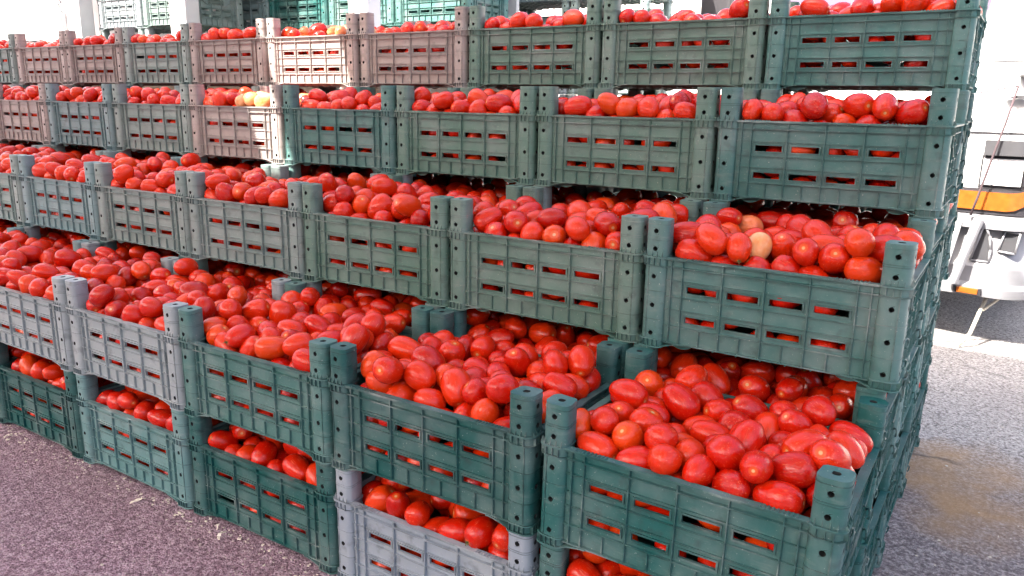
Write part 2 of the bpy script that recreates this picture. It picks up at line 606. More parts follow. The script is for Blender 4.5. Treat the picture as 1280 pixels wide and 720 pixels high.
def handle_hooks(b, T):
    # curled hooks and slanting webs down the short side
    for s in (-1, 1):
        for z in (0.155, 0.075, 0.035):
            pts = [T(s * 0.118 + 0.008 * math.cos(a) * s, 0.004 + 0.010 * math.sin(a / 2) , z + 0.009 * math.sin(a)) for a in [math.pi * 1.5 * k / 6 for k in range(7)]]
            b.tube(pts, 0.0018, 5, 1)
        pts = [T(s * (0.122 - 0.075 * k / 6), 0.009, 0.172 - 0.05 * math.sin(math.pi / 2 * k / 6)) for k in range(7)]
        b.tube(pts, 0.0024, 5, 1)
    for k in range(6):
        u = -0.10 + 0.034 * k
        b.tube([T(u, 0.006, 0.050), T(u + 0.020, 0.008, 0.078)], 0.0016, 4, 1)


me_front = panel_mesh('long_side', FL, lambda u, o, z: (u, -(HY - 0.012) - o, z), long_cells, 0, long_slots, (lugs,))
me_back = panel_mesh('long_side_back', FL, lambda u, o, z: (-u, (HY - 0.012) + o, z), long_cells, 0, long_slots, (lugs,))
me_right = panel_mesh('short_side', EL, lambda u, o, z: ((HX - 0.013) + o, u, z), end_cells, 0, end_slots, (handle_hooks,))
me_left = panel_mesh('short_side_left', EL, lambda u, o, z: (-(HX - 0.013) - o, -u, z), end_cells, 0, end_slots, (handle_hooks,))


def post_mesh(sx, sy):
    """corner post for corner (sx, sy); built for (+,-) with mirroring; real holes on its two outer faces"""
    b = MB()
    R = 0.0225
    cx, cy = HX - 0.0262, HY - 0.0250
    def T(x, y, z): return (sx * (cx + x), sy * (cy + y), z)   # local: +x and +y point outward
    # outline, outward corner rounded; flats on +x side and +y side carry the holes
    h = 0.0240
    fl = 0.0066
    out = [(-h + .003, -h + .008), (-h + .008, -h + .003)]
    out += [(h - .010, -h), (h - .004, -h + .003), (h, -h + 0.010)]
    # +x flat from y=-fl to +fl
    out += [(h, -fl), (h, fl)]
    ca = h - 0.0172
    out += [(ca + 0.0172 * math.cos(a), ca + 0.0172 * math.sin(a)) for a in [math.pi / 2 * k / 5 for k in range(0, 6)]][0:]
    out += [(fl, h), (-fl, h), (-h + .010, h), (-h + .003, h - .004), (-h, h - .010)]
    clean = []
    for p in out:
        if not clean or (abs(p[0] - clean[-1][0]) + abs(p[1] - clean[-1][1])) > 1e-5:
            clean.append(p)
    n = len(clean)
    holes = [0.030, 0.089, 0.149, 0.206, 0.242]
    hr = 0.0048
    zs = [0.0]
    for z in holes: zs += [z - 0.0075, z + 0.0075]
    zs.append(POST)
    base = len(b.v)
    for z in zs:
        for (x, y) in clean:
            b.v.append(T(x, y, z))
    def isflat(k):
        p, q = clean[k], clean[(k + 1) % n]
        return (abs(p[0] - h) < 1e-6 and abs(q[0] - h) < 1e-6 and abs(p[1] + fl) < 1e-6 and abs(q[1] - fl) < 1e-6) or \
               (abs(p[1] - h) < 1e-6 and abs(q[1] - h) < 1e-6 and abs(p[0] - fl) < 1e-6 and abs(q[0] + fl) < 1e-6)
    for r in range(len(zs) - 1):
        holeband = r % 2 == 1
        for k in range(n):
            a, c = base + r * n + k, base + r * n + (k + 1) % n
            d, e = a + n, c + n
            if holeband and isflat(k):
                p, q = clean[k], clean[(k + 1) % n]
                mx, my = (p[0] + q[0]) / 2, (p[1] + q[1]) / 2
                ux, uy = (q[0] - p[0]) / (2 * fl), (q[1] - p[1]) / (2 * fl)
                nx, ny = (1, 0) if abs(p[0] - h) < 1e-6 and abs(q[0] - h) < 1e-6 else (0, 1)
                zc = (zs[r] + zs[r + 1]) / 2
                ring, ring2 = [], []
                NS = 12
                for s in range(NS):
                    t = 2 * math.pi * (s + .5) / NS
                    x, y, z = mx + ux * hr * math.cos(t), my + uy * hr * math.cos(t), zc + hr * math.sin(t)
                    ring.append(len(b.v)); b.v.append(T(x, y, z))
                for s in range(NS):
                    x, y, z = [v for v in (0, 0, 0)]
                    t = 2 * math.pi * (s + .5) / NS
                    x, y, z = mx + ux * hr * math.cos(t) - nx * .016, my + uy * hr * math.cos(t) - ny * .016, zc + hr * math.sin(t)
                    ring2.append(len(b.v)); b.v.append(T(x, y, z))
                # corners: a(low p) c(low q) e(high q) d(high p)
                # sectors: angle 0 toward q
                cn = {0: e, 1: d, 2: a, 3: c}   # quadrant corner
                for s in range(NS):
                    s2 = (s + 1) % NS
                    t = (360.0 * (s + 1) / NS) % 360
                    qd = int(((360.0 * (s + 1) / NS) - 0.01) % 360 // 90)
                    b.f.append((ring[s], ring[s2], cn[qd])); b.m.append(0)
                # side triangles between corners
                b.f.append((ring[NS - 1], cn[0], cn[3])) ; b.m.append(0)
                b.f.append((ring[NS // 4 - 1], cn[1], cn[0])); b.m.append(0)
                b.f.append((ring[NS // 2 - 1], cn[2], cn[1])); b.m.append(0)
                b.f.append((ring[3 * NS // 4 - 1], cn[3], cn[2])); b.m.append(0)
                for s in range(NS):
                    s2 = (s + 1) % NS
                    b.f.append((ring[s], ring[s2], ring2[s2], ring2[s])); b.m.append(2)
                b.f.append(tuple(ring2)); b.m.append(2)
            else:
                b.f.append((a, c, e, d)); b.m.append(0)
    b.f.append(tuple(base + k for k in range(n))); b.m.append(0)
    # top with a round socket
    top = [base + (len(zs) - 1) * n + k for k in range(n)]
    NS = n
    ang = [math.atan2(y, x) for x, y in clean]
    r1, r2 = [], []
    for k in range(n):
        r1.append(len(b.v)); b.v.append(T(0.0068 * math.cos(ang[k]), 0.0068 * math.sin(ang[k]), POST))
    for k in range(n):
        r2.append(len(b.v)); b.v.append(T(0.0068 * math.cos(ang[k]), 0.0068 * math.sin(ang[k]), POST - 0.02))
    for k in range(n):
        k2 = (k + 1) % n
        b.f.append((top[k], top[k2], r1[k2], r1[k])); b.m.append(0)
        b.f.append((r1[k], r1[k2], r2[k2], r2[k])); b.m.append(2)
    b.f.append(tuple(r2)); b.m.append(2)
    # raised rings
    def ringband(z, hh, off, mi=1):
        P = [(x * (1 + off / h), y * (1 + off / h)) for x, y in clean]
        b.prism(P, z - hh, z + hh, mi, T)
    for z in (0.0595, 0.119, 0.2235, 0.2275, 0.2555):
        ringband(z, 0.0006, 0.0008)
    # seam line down the corner of the post
    b.box(h - 0.0135, h - 0.0115, h - 0.0030, h + 0.0006, 0.02, 0.18, 1, T)
    # rim collar with gussets, and flared foot
    def flare(z0, z1, o0, o1, mi=0):
        i = len(b.v)
        for z, o in ((z0, o0), (z1, o1)):
            for (x, y) in clean:
                xx = x + (o if x > 0 else -o * .3)
                yy = y + (o if y > 0 else -o * .3)
                b.v.append(T(xx, yy, z))
        for k in range(n):
            k2 = (k + 1) % n
            b.f.append((i + k, i + k2, i + n + k2, i + n + k)); b.m.append(mi)
        b.f.append(tuple(i + k for k in range(n))); b.m.append(0)
        b.f.append(tuple(i + n + k for k in range(n))); b.m.append(1)
    flare(RIM - 0.003, RIM + 0.0006, 0.0048, 0.0050)
    flare(RIM - 0.020, RIM - 0.0175, 0.0026, 0.0036)
    flare(0.0006, 0.0032, 0.0050, 0.0046)
    flare(0.0165, 0.0185, 0.0030, 0.0024)
    for (z0, z1, o) in ((RIM - 0.0175, RIM - 0.003, 0.0046), (0.0030, 0.0170, 0.0046)):
        for k in range(3 if z0 > .1 else 4):
            a = (-0.012 + 0.012 * k) if z0 > .1 else (-0.015 + 0.010 * k)
            b.box(a - .0006, a + .0006, h - .001, h + o, z0, z1, 1, T)
            b.box(h - .001, h + o, a - .0006, a + .0006, z0, z1, 1, T)
    # gussets standing on the rim round the upper post
    for k in range(4):
        a = -0.016 + 0.0105 * k
        for ax in (0, 1):
            P = [(h, RIM), (h + .0048, RIM), (h, RIM + .010)]
            i = len(b.v)
            for w in (-.0006, .0006):
                for (o, z) in P:
                    b.v.append(T(a + w, o, z) if ax else T(o, a + w, z))
            for f in ((0, 1, 2), (3, 5, 4), (0, 3, 4, 1), (1, 4, 5, 2), (2, 5, 3, 0)):
                b.f.append(tuple(i + q for q in f)); b.m.append(1)
    # drop tab beside the post
    b.box(h + .001, h + .0035, -0.018, -0.012, RIM - 0.045, RIM - 0.003, 1, T)
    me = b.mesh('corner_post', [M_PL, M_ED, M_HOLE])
    return sm(me, 40)


posts = {(sx, sy): post_mesh(sx, sy) for sx in (-1, 1) for sy in (-1, 1)}


def rim_mesh():
    b = MB()
    zt = RIM
    th = 0.0042
    MIS = [0, 1, 1, 0, 1, 0]
    for s in (-1, 1):
        # long rails
        yo, yi = s * (HY - 0.0022), s * (HY - 0.0165)
        b.box(-FL - .002, FL + .002, yi, yo, zt - th, zt, 0, mis=[0, 0, 1, 1, 0, 0])
        for e in (-1, 1):
            for k in range(9):
                u = e * (0.125 + 0.0068 * k)
                b.box(u - .0013, u + .0013, yi + s * .002, yo - s * .001, zt, zt + .0016, 0)
        # short rails, dipping for the hands
        xo, xi = s * (HX - 0.0022), s * (HX - 0.0175)
        nseg = 10
        for k in range(nseg):
            a, c = -EL + 2 * EL * k / nseg, -EL + 2 * EL * (k + 1) / nseg
            b.box(min(xo, xi), max(xo, xi), a, c, zt - th, zt, 0, mis=[0, 0, 0, 0, 1, 1])
    return b.mesh('rim', [M_PL, M_ED], fix=False)


def floor_mesh():
    b = MB()
    b.box(-HX + .02, HX - .02, -HY + .02, HY - .02, 0.0100, 0.0130)
    for k in range(9):
        x = -0.19 + 0.0475 * k
        b.box(x - .0012, x + .0012, -HY + .022, HY - .022, 0.004, 0.0098)
    for k in range(6):
        y = -0.13 + 0.052 * k
        b.box(-HX + .022, HX - .022, y - .0012, y + .0012, 0.0042, 0.0096)
    return b.mesh('crate_floor', [M_PL], fix=False)


me_rim, me_floor = rim_mesh(), floor_mesh()
CRATE_PARTS = [('long_side', me_front), ('long_side', me_back), ('short_side', me_right), ('short_side', me_left), ('rim', me_rim), ('crate_floor', me_floor)] + [('corner_post', m) for m in posts.values()]


def make_crate_proto():
    root = bpy.data.objects.new('plastic_crate', None)
    root.empty_display_size = 0.1
    col.objects.link(root)
    for nm, me in CRATE_PARTS:
        put(nm, me, root)
    return root


proto = make_crate_proto()
proto_used = False


def place_crate(M, color, label, group):
    global proto_used
    if not proto_used:
        r = proto
        proto_used = True
        kids = list(proto.children)
    else:
        r = proto.copy()
        col.objects.link(r)
        kids = []
        for ch in proto.children:
            c = ch.copy()
            col.objects.link(c)
            c.parent = r
            kids.append(c)
    r.matrix_world = M
    for c in kids:
        c.color = (*color, 1)
    r['label'] = label
    r['category'] = 'crate'
    r['group'] = group
    return r


def srgb(r, g, b):
    f = lambda v: ((v / 255 + 0.055) / 1.055) ** 2.4 if v > 10 else v / 255 / 12.92
    return (f(r), f(g), f(b))


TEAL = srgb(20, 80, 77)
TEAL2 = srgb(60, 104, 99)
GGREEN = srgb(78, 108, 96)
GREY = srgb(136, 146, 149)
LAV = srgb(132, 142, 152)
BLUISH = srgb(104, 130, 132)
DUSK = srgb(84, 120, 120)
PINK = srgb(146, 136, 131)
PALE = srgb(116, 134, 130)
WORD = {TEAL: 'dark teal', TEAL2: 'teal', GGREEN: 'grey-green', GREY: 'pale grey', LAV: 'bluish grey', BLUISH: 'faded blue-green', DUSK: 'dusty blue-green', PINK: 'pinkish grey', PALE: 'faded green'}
COLORS = {
    (0, 0): [TEAL, LAV, TEAL, DUSK, TEAL, TEAL],
    (0, 1): [TEAL, TEAL, TEAL2, GREY, GREY, BLUISH],
    (1, 2): [TEAL2, GGREEN, GGREEN, PALE, PALE, BLUISH, PALE, GREY],
    (2, 3): [TEAL2, GGREEN, GGREEN, TEAL2, PINK, PALE, BLUISH, PINK, GREY],
    (3, 4): [TEAL2, GGREEN, GGREEN, PINK, PINK, PINK, PALE, PINK, PINK, PALE, PINK],
}
ORD = ['rightmost', 'second from right', 'third from right', 'fourth from right', 'fifth from right', 'sixth from right', 'seventh from right', 'eighth from right', 'ninth from right', 'tenth from right', 'eleventh from right']
TIER = ['ground tier', 'second tier', 'third tier', 'fourth tier', 'top tier']
ROWN = ['front row', 'second row', 'third row', 'back row']
NCOL = [6, 8, 9, 11]
XOFF = {0: 0.0, 1: 0.0, 2: 0.0176, 3: 0.0222, 4: 0.0116}
crates = []      # (matrix, row, tier, i, fill)
r2 = random.Random(11)
for row in range(4):
    for tier in range(row + 2):
        for i in range(NCOL[row]):
            front = tier == row + 1 or (row == 0)
            x = -WX * (i + 0.5) + (XOFF[tier] if tier <= row + 1 else 0) * (1 if tier == row + 1 else 0.6)
            y = row * DY + 0.161
            c = COLORS.get((row, tier))
            c = c[i] if c else r2.choice([TEAL, TEAL2, GGREEN, PALE, GREY] if i else [TEAL, TEAL2])
            tone = r2.uniform(0.86, 1.12)
            # stacks lean a little; jitter shared up a column keeps the posts engaged
            jr = random.Random(row * 100 + i)
            rz = jr.uniform(-0.005, 0.005) + r2.uniform(-0.004, 0.004)
            dx, dy = jr.uniform(-0.0022, 0.0022), r2.uniform(-0.002, 0.002)
            M = Matrix.Translation((x + dx, y + dy, tier * PZ)) @ Matrix.Rotation(rz, 4, 'Z')
            if row == 0 and i == 0:      # the corner column sags toward its outer end
                piv = Matrix.Translation((-WX, 0.161, 0.0))
                M = piv @ Matrix.Rotation(math.radians(1.2), 4, 'Y') @ piv.inverted() @ M
            fill = None
            if tier == row + 1: fill = 'h'
            elif row == 0: fill = 'l'
            elif tier == row: fill = 'l'
            elif i == 0: fill = 's'
            what = {'h': 'heaped with tomatoes', 'l': 'filled to the rim', 's': 'full, under others', None: 'buried in the stack'}[fill]
            lab = f"{WORD[c]} crate {what}, {ORD[i]}, {TIER[tier]}, {ROWN[row]}"
            place_crate(M, tuple(v * tone for v in c), lab, 'plastic crates of tomatoes in the stepped stack')
            crates.append((M, row, tier, i, fill))

# settled tomatoes of eight crates, eight whole numbers each: centre x y z in half millimetres,
# long axis in hundredths, half width and half length in tenths of a millimetre
FILL_DATA = {
    'h0': [-321, -266, 86, -48, 87, 14, 282, 390, 345, -44, 88, 73, -62, -28, 286, 343, 133, -279, 83, -29, 93, 22, 255, 332, 354, 251, 79, 64, 69, 34, 240, 259, -361, -40, 87, -96, -6, 26, 278, 362, 27, 290, 83, 95, 27, 17, 268, 289,
        -203, 296, 76, 97, 21, -13, 229, 332, -398, -162, 85, 52, 84, -14, 268, 395, -96, -287, 84, 36, -88, -31, 268, 289, -331, 291, 84, -92, 17, 34, 256, 333, 254, 285, 91, 68, -42, 60, 258, 373, -393, 200, 85, -68, 72, -17, 277, 332,
        -408, 6, 172, -20, -93, 30, 252, 327, -81, 295, 89, 32, -26, 91, 237, 308, 75, -268, 170, -37, 92, -11, 271, 395, 397, 52, 90, 57, -64, 51, 275, 358, -379, 119, 169, 98, -21, -3, 278, 395, -409, 72, 79, 22, 96, -14, 243, 369,
        15, -293, 80, -96, -28, -6, 249, 299, 164, 282, 144, -65, 55, -52, 274, 378, 400, 161, 87, -80, 16, -58, 260, 312, 339, -290, 84, -93, 25, -26, 262, 283, -201, -266, 84, -4, 100, -5, 268, 349, -264, 279, 170, 12, -68, -72, 284, 369,
        406, -192, 82, 24, 96, 17, 257, 355, 382, -17, 189, 94, 33, -11, 279, 395, 389, 199, 182, -89, -19, -40, 259, 376, -408, -205, 181, -20, -97, -12, 248, 342, 364, -128, 165, -97, -12, -23, 293, 395, -36, -278, 170, 47, 80, -37, 269, 350,
        -344, -113, 167, -62, 78, 11, 263, 316, -17, 273, 175, 45, 88, 18, 258, 373, -232, -280, 198, 7, -53, -85, 290, 395, 390, -97, 274, -67, -73, 12, 287, 395, -341, -289, 191, -63, -77, -12, 266, 288, -335, 291, 275, -65, 21, 73, 258, 335,
        86, 290, 229, 98, -6, -20, 264, 344, 337, 292, 183, -77, 29, -56, 257, 308, -378, 225, 191, 99, 6, 13, 278, 395, 394, 97, 212, -76, 54, 36, 265, 365, 299, -289, 196, -31, 13, -94, 275, 395, 390, -230, 173, -89, -10, -45, 243, 370,
        402, 183, 292, 24, -96, 14, 277, 395, -309, -129, 310, -86, 50, -8, 246, 374, 404, -219, 280, -12, 94, 32, 275, 297, -154, 279, 165, 36, -92, -13, 281, 337, 398, -86, 384, 65, 74, 16, 278, 361, 233, -276, 90, -30, 77, 56, 250, 380,
        -408, -208, 279, -16, -94, -30, 248, 298, -122, -288, 258, -98, -15, 15, 274, 395, 408, 48, 383, -27, -96, 10, 258, 309, -44, -285, 338, -53, 62, 58, 269, 322, -120, 49, 306, 5, 100, 7, 273, 328, 21, -265, 256, 13, 99, 3, 254, 386,
        239, 291, 226, -83, 55, 10, 237, 327, 323, -277, 320, 44, -84, 32, 274, 329, -406, 194, 288, 9, -90, -43, 261, 395, -48, -92, 283, 48, 39, 78, 260, 359, 228, -293, 282, -70, 31, 64, 251, 271, -302, 127, 401, 60, 26, -75, 267, 369,
        -228, -226, 317, 51, 85, 8, 266, 367, -405, -93, 250, 24, 95, -19, 262, 340, 64, 255, 337, -44, 29, 85, 279, 363, 410, 18, 286, -10, -56, 82, 243, 291, -54, -198, 287, 72, 62, 32, 242, 291, 184, -271, 190, 25, -97, 4, 278, 361,
        -299, 210, 326, 90, 17, -40, 258, 392, 232, 158, 345, 27, -95, 14, 245, 338, 392, -217, 385, -84, 52, -15, 269, 390, -127, 68, 418, -15, -71, 69, 272, 394, -397, 62, 258, -70, 71, -3, 270, 351, 331, 288, 287, 19, -95, -26, 260, 281,
        -217, 95, 328, 61, 26, 75, 262, 379, 39, -148, 307, -8, -13, 99, 266, 395, -154, -286, 371, 63, -27, -73, 279, 335, 283, -180, 430, -79, -57, -23, 255, 388, 247, 283, 335, 27, -90, -34, 234, 322, 68, -33, 327, -16, -76, -63, 264, 382,
        327, -21, 337, 77, -47, -42, 250, 325, -392, -22, 323, 90, -43, -9, 233, 355, 319, 84, 305, 92, 1, 38, 305, 395, -303, 293, 381, -94, -12, -31, 254, 350, -154, -65, 277, -84, -54, 6, 251, 363, -405, 113, 357, -77, 49, -41, 262, 282,
        -5, -79, 393, 31, 95, -2, 264, 343, -111, -147, 352, 63, 66, 40, 270, 373, -77, 179, 335, -50, -86, 7, 271, 393, -203, 258, 257, 9, -96, -28, 268, 395, -73, -290, 446, -54, 81, 23, 282, 389, -30, 292, 295, -98, -16, 12, 260, 312,
        179, 237, 280, 48, -80, -37, 257, 391, 136, 174, 359, -21, 21, -96, 251, 346, -405, -117, 367, 9, 89, 45, 268, 389, 130, -159, 371, 16, -98, 14, 271, 325, 227, -210, 336, 57, -68, 46, 243, 353, 292, 193, 274, 77, -64, -1, 251, 326,
        118, -293, 275, -72, 41, 55, 228, 331, -2, 46, 400, 67, 49, 56, 273, 355, -222, -12, 327, -72, -50, -48, 252, 383, 345, 179, 381, 80, 46, 39, 270, 391, -338, -270, 329, 8, -88, -46, 288, 395, -134, 292, 339, 7, -10, -99, 259, 337,
        -28, 10, 279, 54, 28, 79, 251, 364, 289, -238, 520, -31, 94, 13, 282, 395, -94, 173, 437, -98, -19, 4, 249, 361, 206, -58, 347, 66, 67, 34, 272, 395, -349, -305, 422, -17, -82, -55, 228, 297, 335, 290, 388, 83, -54, 14, 254, 330,
        -39, 292, 396, -59, -71, -38, 254, 351, -327, 56, 335, 52, 69, -50, 237, 343, -70, -32, 463, 42, 90, 11, 288, 395, 154, 282, 391, 56, -75, -35, 282, 395, 80, -89, 443, 20, 91, 36, 240, 365, -142, 262, 450, -99, -12, 0, 270, 324,
        21, 143, 349, -18, -92, -36, 268, 370, 214, -284, 450, 20, -92, -34, 262, 395, -178, 198, 351, 55, 28, 79, 248, 376, 194, -107, 438, 56, -66, -50, 268, 349, 159, -288, 362, -60, 61, 52, 270, 291, -303, -48, 392, -7, -98, -17, 284, 393,
        -21, -197, 403, -81, 20, -56, 266, 320, 304, -59, 429, -74, -65, 15, 242, 351, 326, -298, 428, 72, -62, 32, 268, 389, -322, -174, 409, -12, 55, -83, 263, 316, -412, 226, 393, 61, -59, -53, 249, 269, -408, 19, 416, -83, 49, -28, 273, 355,
        -257, -297, 403, -29, 87, -40, 252, 328, 297, -132, 343, -27, 92, 29, 261, 378, -364, -89, 469, 72, -69, 6, 264, 343, -413, -219, 407, 8, 61, 79, 246, 356, 221, 313, 471, -63, -42, 65, 269, 350, 207, 50, 335, 10, -4, -99, 242, 290,
        255, 221, 425, 21, 90, -39, 279, 335, -211, -109, 364, 62, 76, -19, 275, 297, 278, 58, 406, 28, -96, 6, 262, 314, 144, 1, 418, 8, 70, 71, 275, 330, -235, 52, 438, -12, -30, -94, 273, 395, -334, 232, 455, 6, 91, 42, 253, 366,
        -406, 144, 460, 29, -25, 92, 267, 320, -144, -136, 448, 47, -88, 10, 257, 372, 409, -154, 465, -95, 4, 31, 263, 363, 55, -263, 365, -18, -90, 40, 264, 383, -221, -200, 420, -77, 56, 29, 263, 284, 96, -223, 455, 71, -71, -1, 287, 395,
        -113, -39, 367, 90, 8, -43, 246, 357, 107, 78, 355, -49, 0, 87, 268, 369, -241, 208, 426, 52, -33, 79, 252, 348,
        ],
    'h1': [-404, -110, 81, -94, -32, 12, 254, 275, 407, -105, 82, -26, -96, 10, 256, 333, -387, -218, 87, 93, -37, 2, 286, 372, 409, 87, 79, -19, -98, 8, 240, 365, 406, 229, 99, -38, -11, -92, 238, 361, 248, -280, 88, 86, -49, 14, 290, 395,
        -186, 291, 82, -96, 27, 4, 260, 312, 164, 281, 88, 93, 37, 7, 292, 395, -406, 210, 83, -12, -96, 24, 260, 338, -318, 287, 86, 95, 27, 17, 282, 305, 386, -224, 84, -94, -32, -14, 270, 372, -300, -294, 77, 90, 37, 25, 227, 296,
        -196, -293, 80, 70, -64, 34, 244, 263, 406, -75, 176, 24, 91, -35, 258, 356, 38, 290, 85, 55, -42, -72, 251, 302, 403, 129, 174, -10, 95, -29, 280, 395, -70, 282, 91, 18, 75, 64, 282, 339, -394, 203, 189, 71, -11, -70, 265, 318,
        -340, 289, 213, -20, 16, -97, 272, 395, 342, 20, 150, 99, 13, -1, 273, 377, 306, 283, 99, -70, 25, -67, 300, 390, 344, -288, 161, -19, 95, -25, 257, 278, -333, -280, 167, 72, 67, -16, 263, 362, -32, -277, 85, -33, 91, 25, 271, 352,
        404, 16, 242, -28, 96, -3, 271, 292, 153, -294, 168, -85, -6, 52, 240, 331, -394, -8, 88, 68, -15, -72, 264, 317, -390, 96, 86, -82, -43, -37, 252, 383, -209, -283, 183, -84, -42, 33, 285, 370, 115, -276, 81, 34, -93, -14, 254, 350,
        -74, -290, 183, -99, -16, -2, 266, 367, 231, 264, 188, -17, -97, 18, 299, 395, 46, -278, 151, 43, -88, 22, 234, 355, 404, 204, 254, 22, 87, -45, 264, 395, -405, 137, 273, -77, 61, 19, 260, 281, -140, 287, 178, 76, -64, 9, 276, 298,
        -322, -292, 268, 92, 20, -33, 252, 384, 403, -206, 296, 79, 9, -61, 249, 299, -405, -90, 186, 9, -82, 57, 270, 392, -407, 80, 183, -23, 95, 22, 256, 332, 399, -200, 187, -57, 73, -37, 277, 333, -403, -216, 210, -23, 48, -85, 274, 395,
        340, 273, 332, -57, 77, 27, 265, 384, -295, 75, 289, -9, 98, -18, 257, 372, 252, -268, 192, -8, -99, 14, 254, 368, 336, 289, 224, -66, -16, 73, 271, 325, 97, 290, 181, -98, -9, -17, 271, 393, 325, -285, 275, -23, -52, -82, 262, 380,
        -138, -286, 273, 80, 56, 21, 265, 344, 289, -290, 384, -99, 5, -12, 273, 395, -349, 295, 332, -30, 65, -70, 233, 252, 278, 7, 310, -43, -62, -65, 277, 299, 352, 92, 312, 85, -10, -52, 266, 368, 131, -96, 454, -11, -60, -79, 263, 363,
        394, -98, 281, -67, -67, -31, 265, 395, -234, 287, 263, 71, 39, -59, 259, 358, -370, -110, 289, 97, -18, -16, 246, 320, -407, -193, 317, 68, -40, 61, 234, 281, -386, 69, 338, -95, -30, -12, 222, 322, 215, -282, 289, -29, -96, 2, 284, 307,
        60, 282, 289, 22, -60, -77, 264, 364, 223, 111, 279, 77, 15, 62, 247, 340, 17, 71, 291, 85, -9, -52, 263, 395, 129, 59, 313, 57, 70, -42, 262, 315, 32, -114, 398, -39, 58, -72, 236, 307, -416, 142, 407, 14, -99, 5, 268, 370,
        407, -203, 399, -40, -92, -2, 268, 395, 52, -194, 331, 65, -72, -24, 276, 298, -281, -52, 322, 65, 25, -72, 285, 370, -55, -183, 307, 92, 17, -34, 248, 297, -224, -232, 303, 62, 72, -31, 270, 350, 208, 296, 285, -88, 12, -45, 236, 359,
        -66, -6, 292, 41, 9, -91, 280, 335, 100, -286, 269, -63, -54, 56, 257, 355, 282, 202, 273, -100, 1, 9, 269, 323, 314, -105, 356, -77, 51, -39, 288, 395, -300, -174, 336, 53, 84, -10, 257, 355, -25, 293, 213, 39, 23, 89, 249, 362,
        -245, 195, 410, -90, 5, -44, 268, 370, -112, -101, 275, 73, -51, 45, 256, 276, 77, 173, 321, -33, 94, -9, 248, 322, 197, -37, 363, -49, 83, 26, 269, 323, -169, -288, 367, -86, -50, -4, 243, 370, -385, -5, 264, -84, 4, -55, 305, 395,
        -34, -286, 314, 38, 92, -6, 271, 293, -318, -287, 372, -97, 21, 14, 275, 395, -12, -21, 399, -92, -22, 32, 259, 394, 267, -200, 340, 99, -15, -3, 253, 329, -63, -106, 366, -49, -37, 79, 245, 355, -224, -112, 412, 39, 8, 92, 292, 350,
        153, -190, 290, 35, -18, 92, 270, 391, 108, 6, 416, -54, -72, 44, 254, 369, -277, 98, 386, -98, 12, 15, 262, 379, 301, -7, 415, 74, 60, 30, 256, 371, -119, -213, 437, 9, 96, -25, 265, 318, -184, 50, 324, -89, -42, -17, 244, 371,
        414, 122, 399, -52, 34, -79, 260, 338, 409, -78, 413, 72, -44, -54, 245, 337, 145, -283, 370, -68, 60, -42, 266, 385, -406, -123, 380, 93, 13, 35, 247, 267, 136, 135, 403, -18, 87, 45, 252, 365, 114, -102, 338, -74, -66, 13, 278, 300,
        -222, 157, 311, 81, -58, 3, 273, 377, 35, -287, 390, 14, 99, 3, 253, 304, -181, 264, 350, -14, 99, -3, 267, 387, -26, -198, 397, 6, 97, 24, 246, 295, -276, 297, 391, -40, 57, 72, 243, 316, 392, -2, 348, 92, 25, 29, 283, 340,
        -157, -46, 353, 64, 0, 77, 277, 395, 228, 161, 441, 45, 65, -61, 264, 364, 401, -155, 495, -40, -80, 45, 261, 361, -354, 200, 335, 98, -17, -2, 252, 348, 210, -279, 459, 11, -97, 21, 245, 338, 242, 293, 390, -36, -39, -85, 268, 290,
        -355, 239, 432, -14, 81, -57, 289, 312, 230, 72, 386, -68, -56, 47, 270, 373, -98, 268, 284, 29, -93, 21, 285, 393, -338, -196, 430, -46, 77, -45, 253, 304, 226, -131, 414, -46, 85, 26, 260, 312, -77, 58, 381, 86, 51, -6, 257, 334,
        -29, 283, 367, -52, 66, 54, 278, 333, -241, 2, 404, 86, 26, -43, 260, 312, -152, -163, 346, 17, -96, 24, 245, 318, -357, 39, 453, -98, 11, 13, 267, 395, 38, 93, 401, -12, 83, -54, 297, 357, 396, 224, 414, -97, 4, 23, 268, 389,
        96, -208, 439, -56, -51, 66, 290, 313, 34, -41, 301, 61, 78, -9, 261, 378, -175, 105, 448, -81, 14, 57, 293, 395, 139, 272, 347, -21, -95, -25, 241, 367, 304, -212, 452, 99, 1, 16, 260, 358, -426, -216, 405, 30, -87, -40, 222, 322,
        -48, 149, 425, 55, 81, -21, 235, 282, -324, -93, 428, 13, -72, 68, 244, 293, -391, -26, 374, -93, -21, -31, 252, 348, 286, 246, 477, 67, -74, -3, 262, 315, 410, 34, 450, -82, 37, 43, 231, 351, 320, 104, 422, -32, 73, 61, 222, 337,
        -106, 151, 346, -74, -46, 50, 268, 349, -208, 309, 467, 14, 95, 27, 266, 395, 165, 241, 433, 57, -48, -67, 247, 267, -116, 230, 434, -86, 8, 50, 291, 349, 310, -98, 482, -57, -82, -3, 277, 395, -70, -303, 409, 73, 68, -2, 254, 274,
        308, 176, 366, 71, 67, 20, 248, 268, 51, 219, 422, 57, 50, -65, 305, 395, -232, -226, 410, 11, 75, -66, 256, 333, 203, 188, 344, -48, -87, -12, 235, 357,
        ],
    'h2': [-401, 62, 87, -24, -97, 9, 283, 395, -403, -138, 86, 21, 95, 23, 274, 357, 343, -274, 81, 47, 87, 14, 257, 355, 49, -289, 83, 97, 21, -12, 267, 395, -234, -275, 81, -46, -88, -14, 257, 354, 383, -21, 81, 79, -60, 12, 256, 389,
        -128, -286, 101, 51, -7, -86, 275, 380, -339, -293, 96, 49, -9, 87, 253, 349, -13, 291, 80, -34, 94, -12, 249, 269, 342, -293, 192, 6, 23, 97, 246, 340, 397, 177, 87, 38, 92, 5, 284, 395, -204, 287, 88, 86, 20, -48, 281, 303,
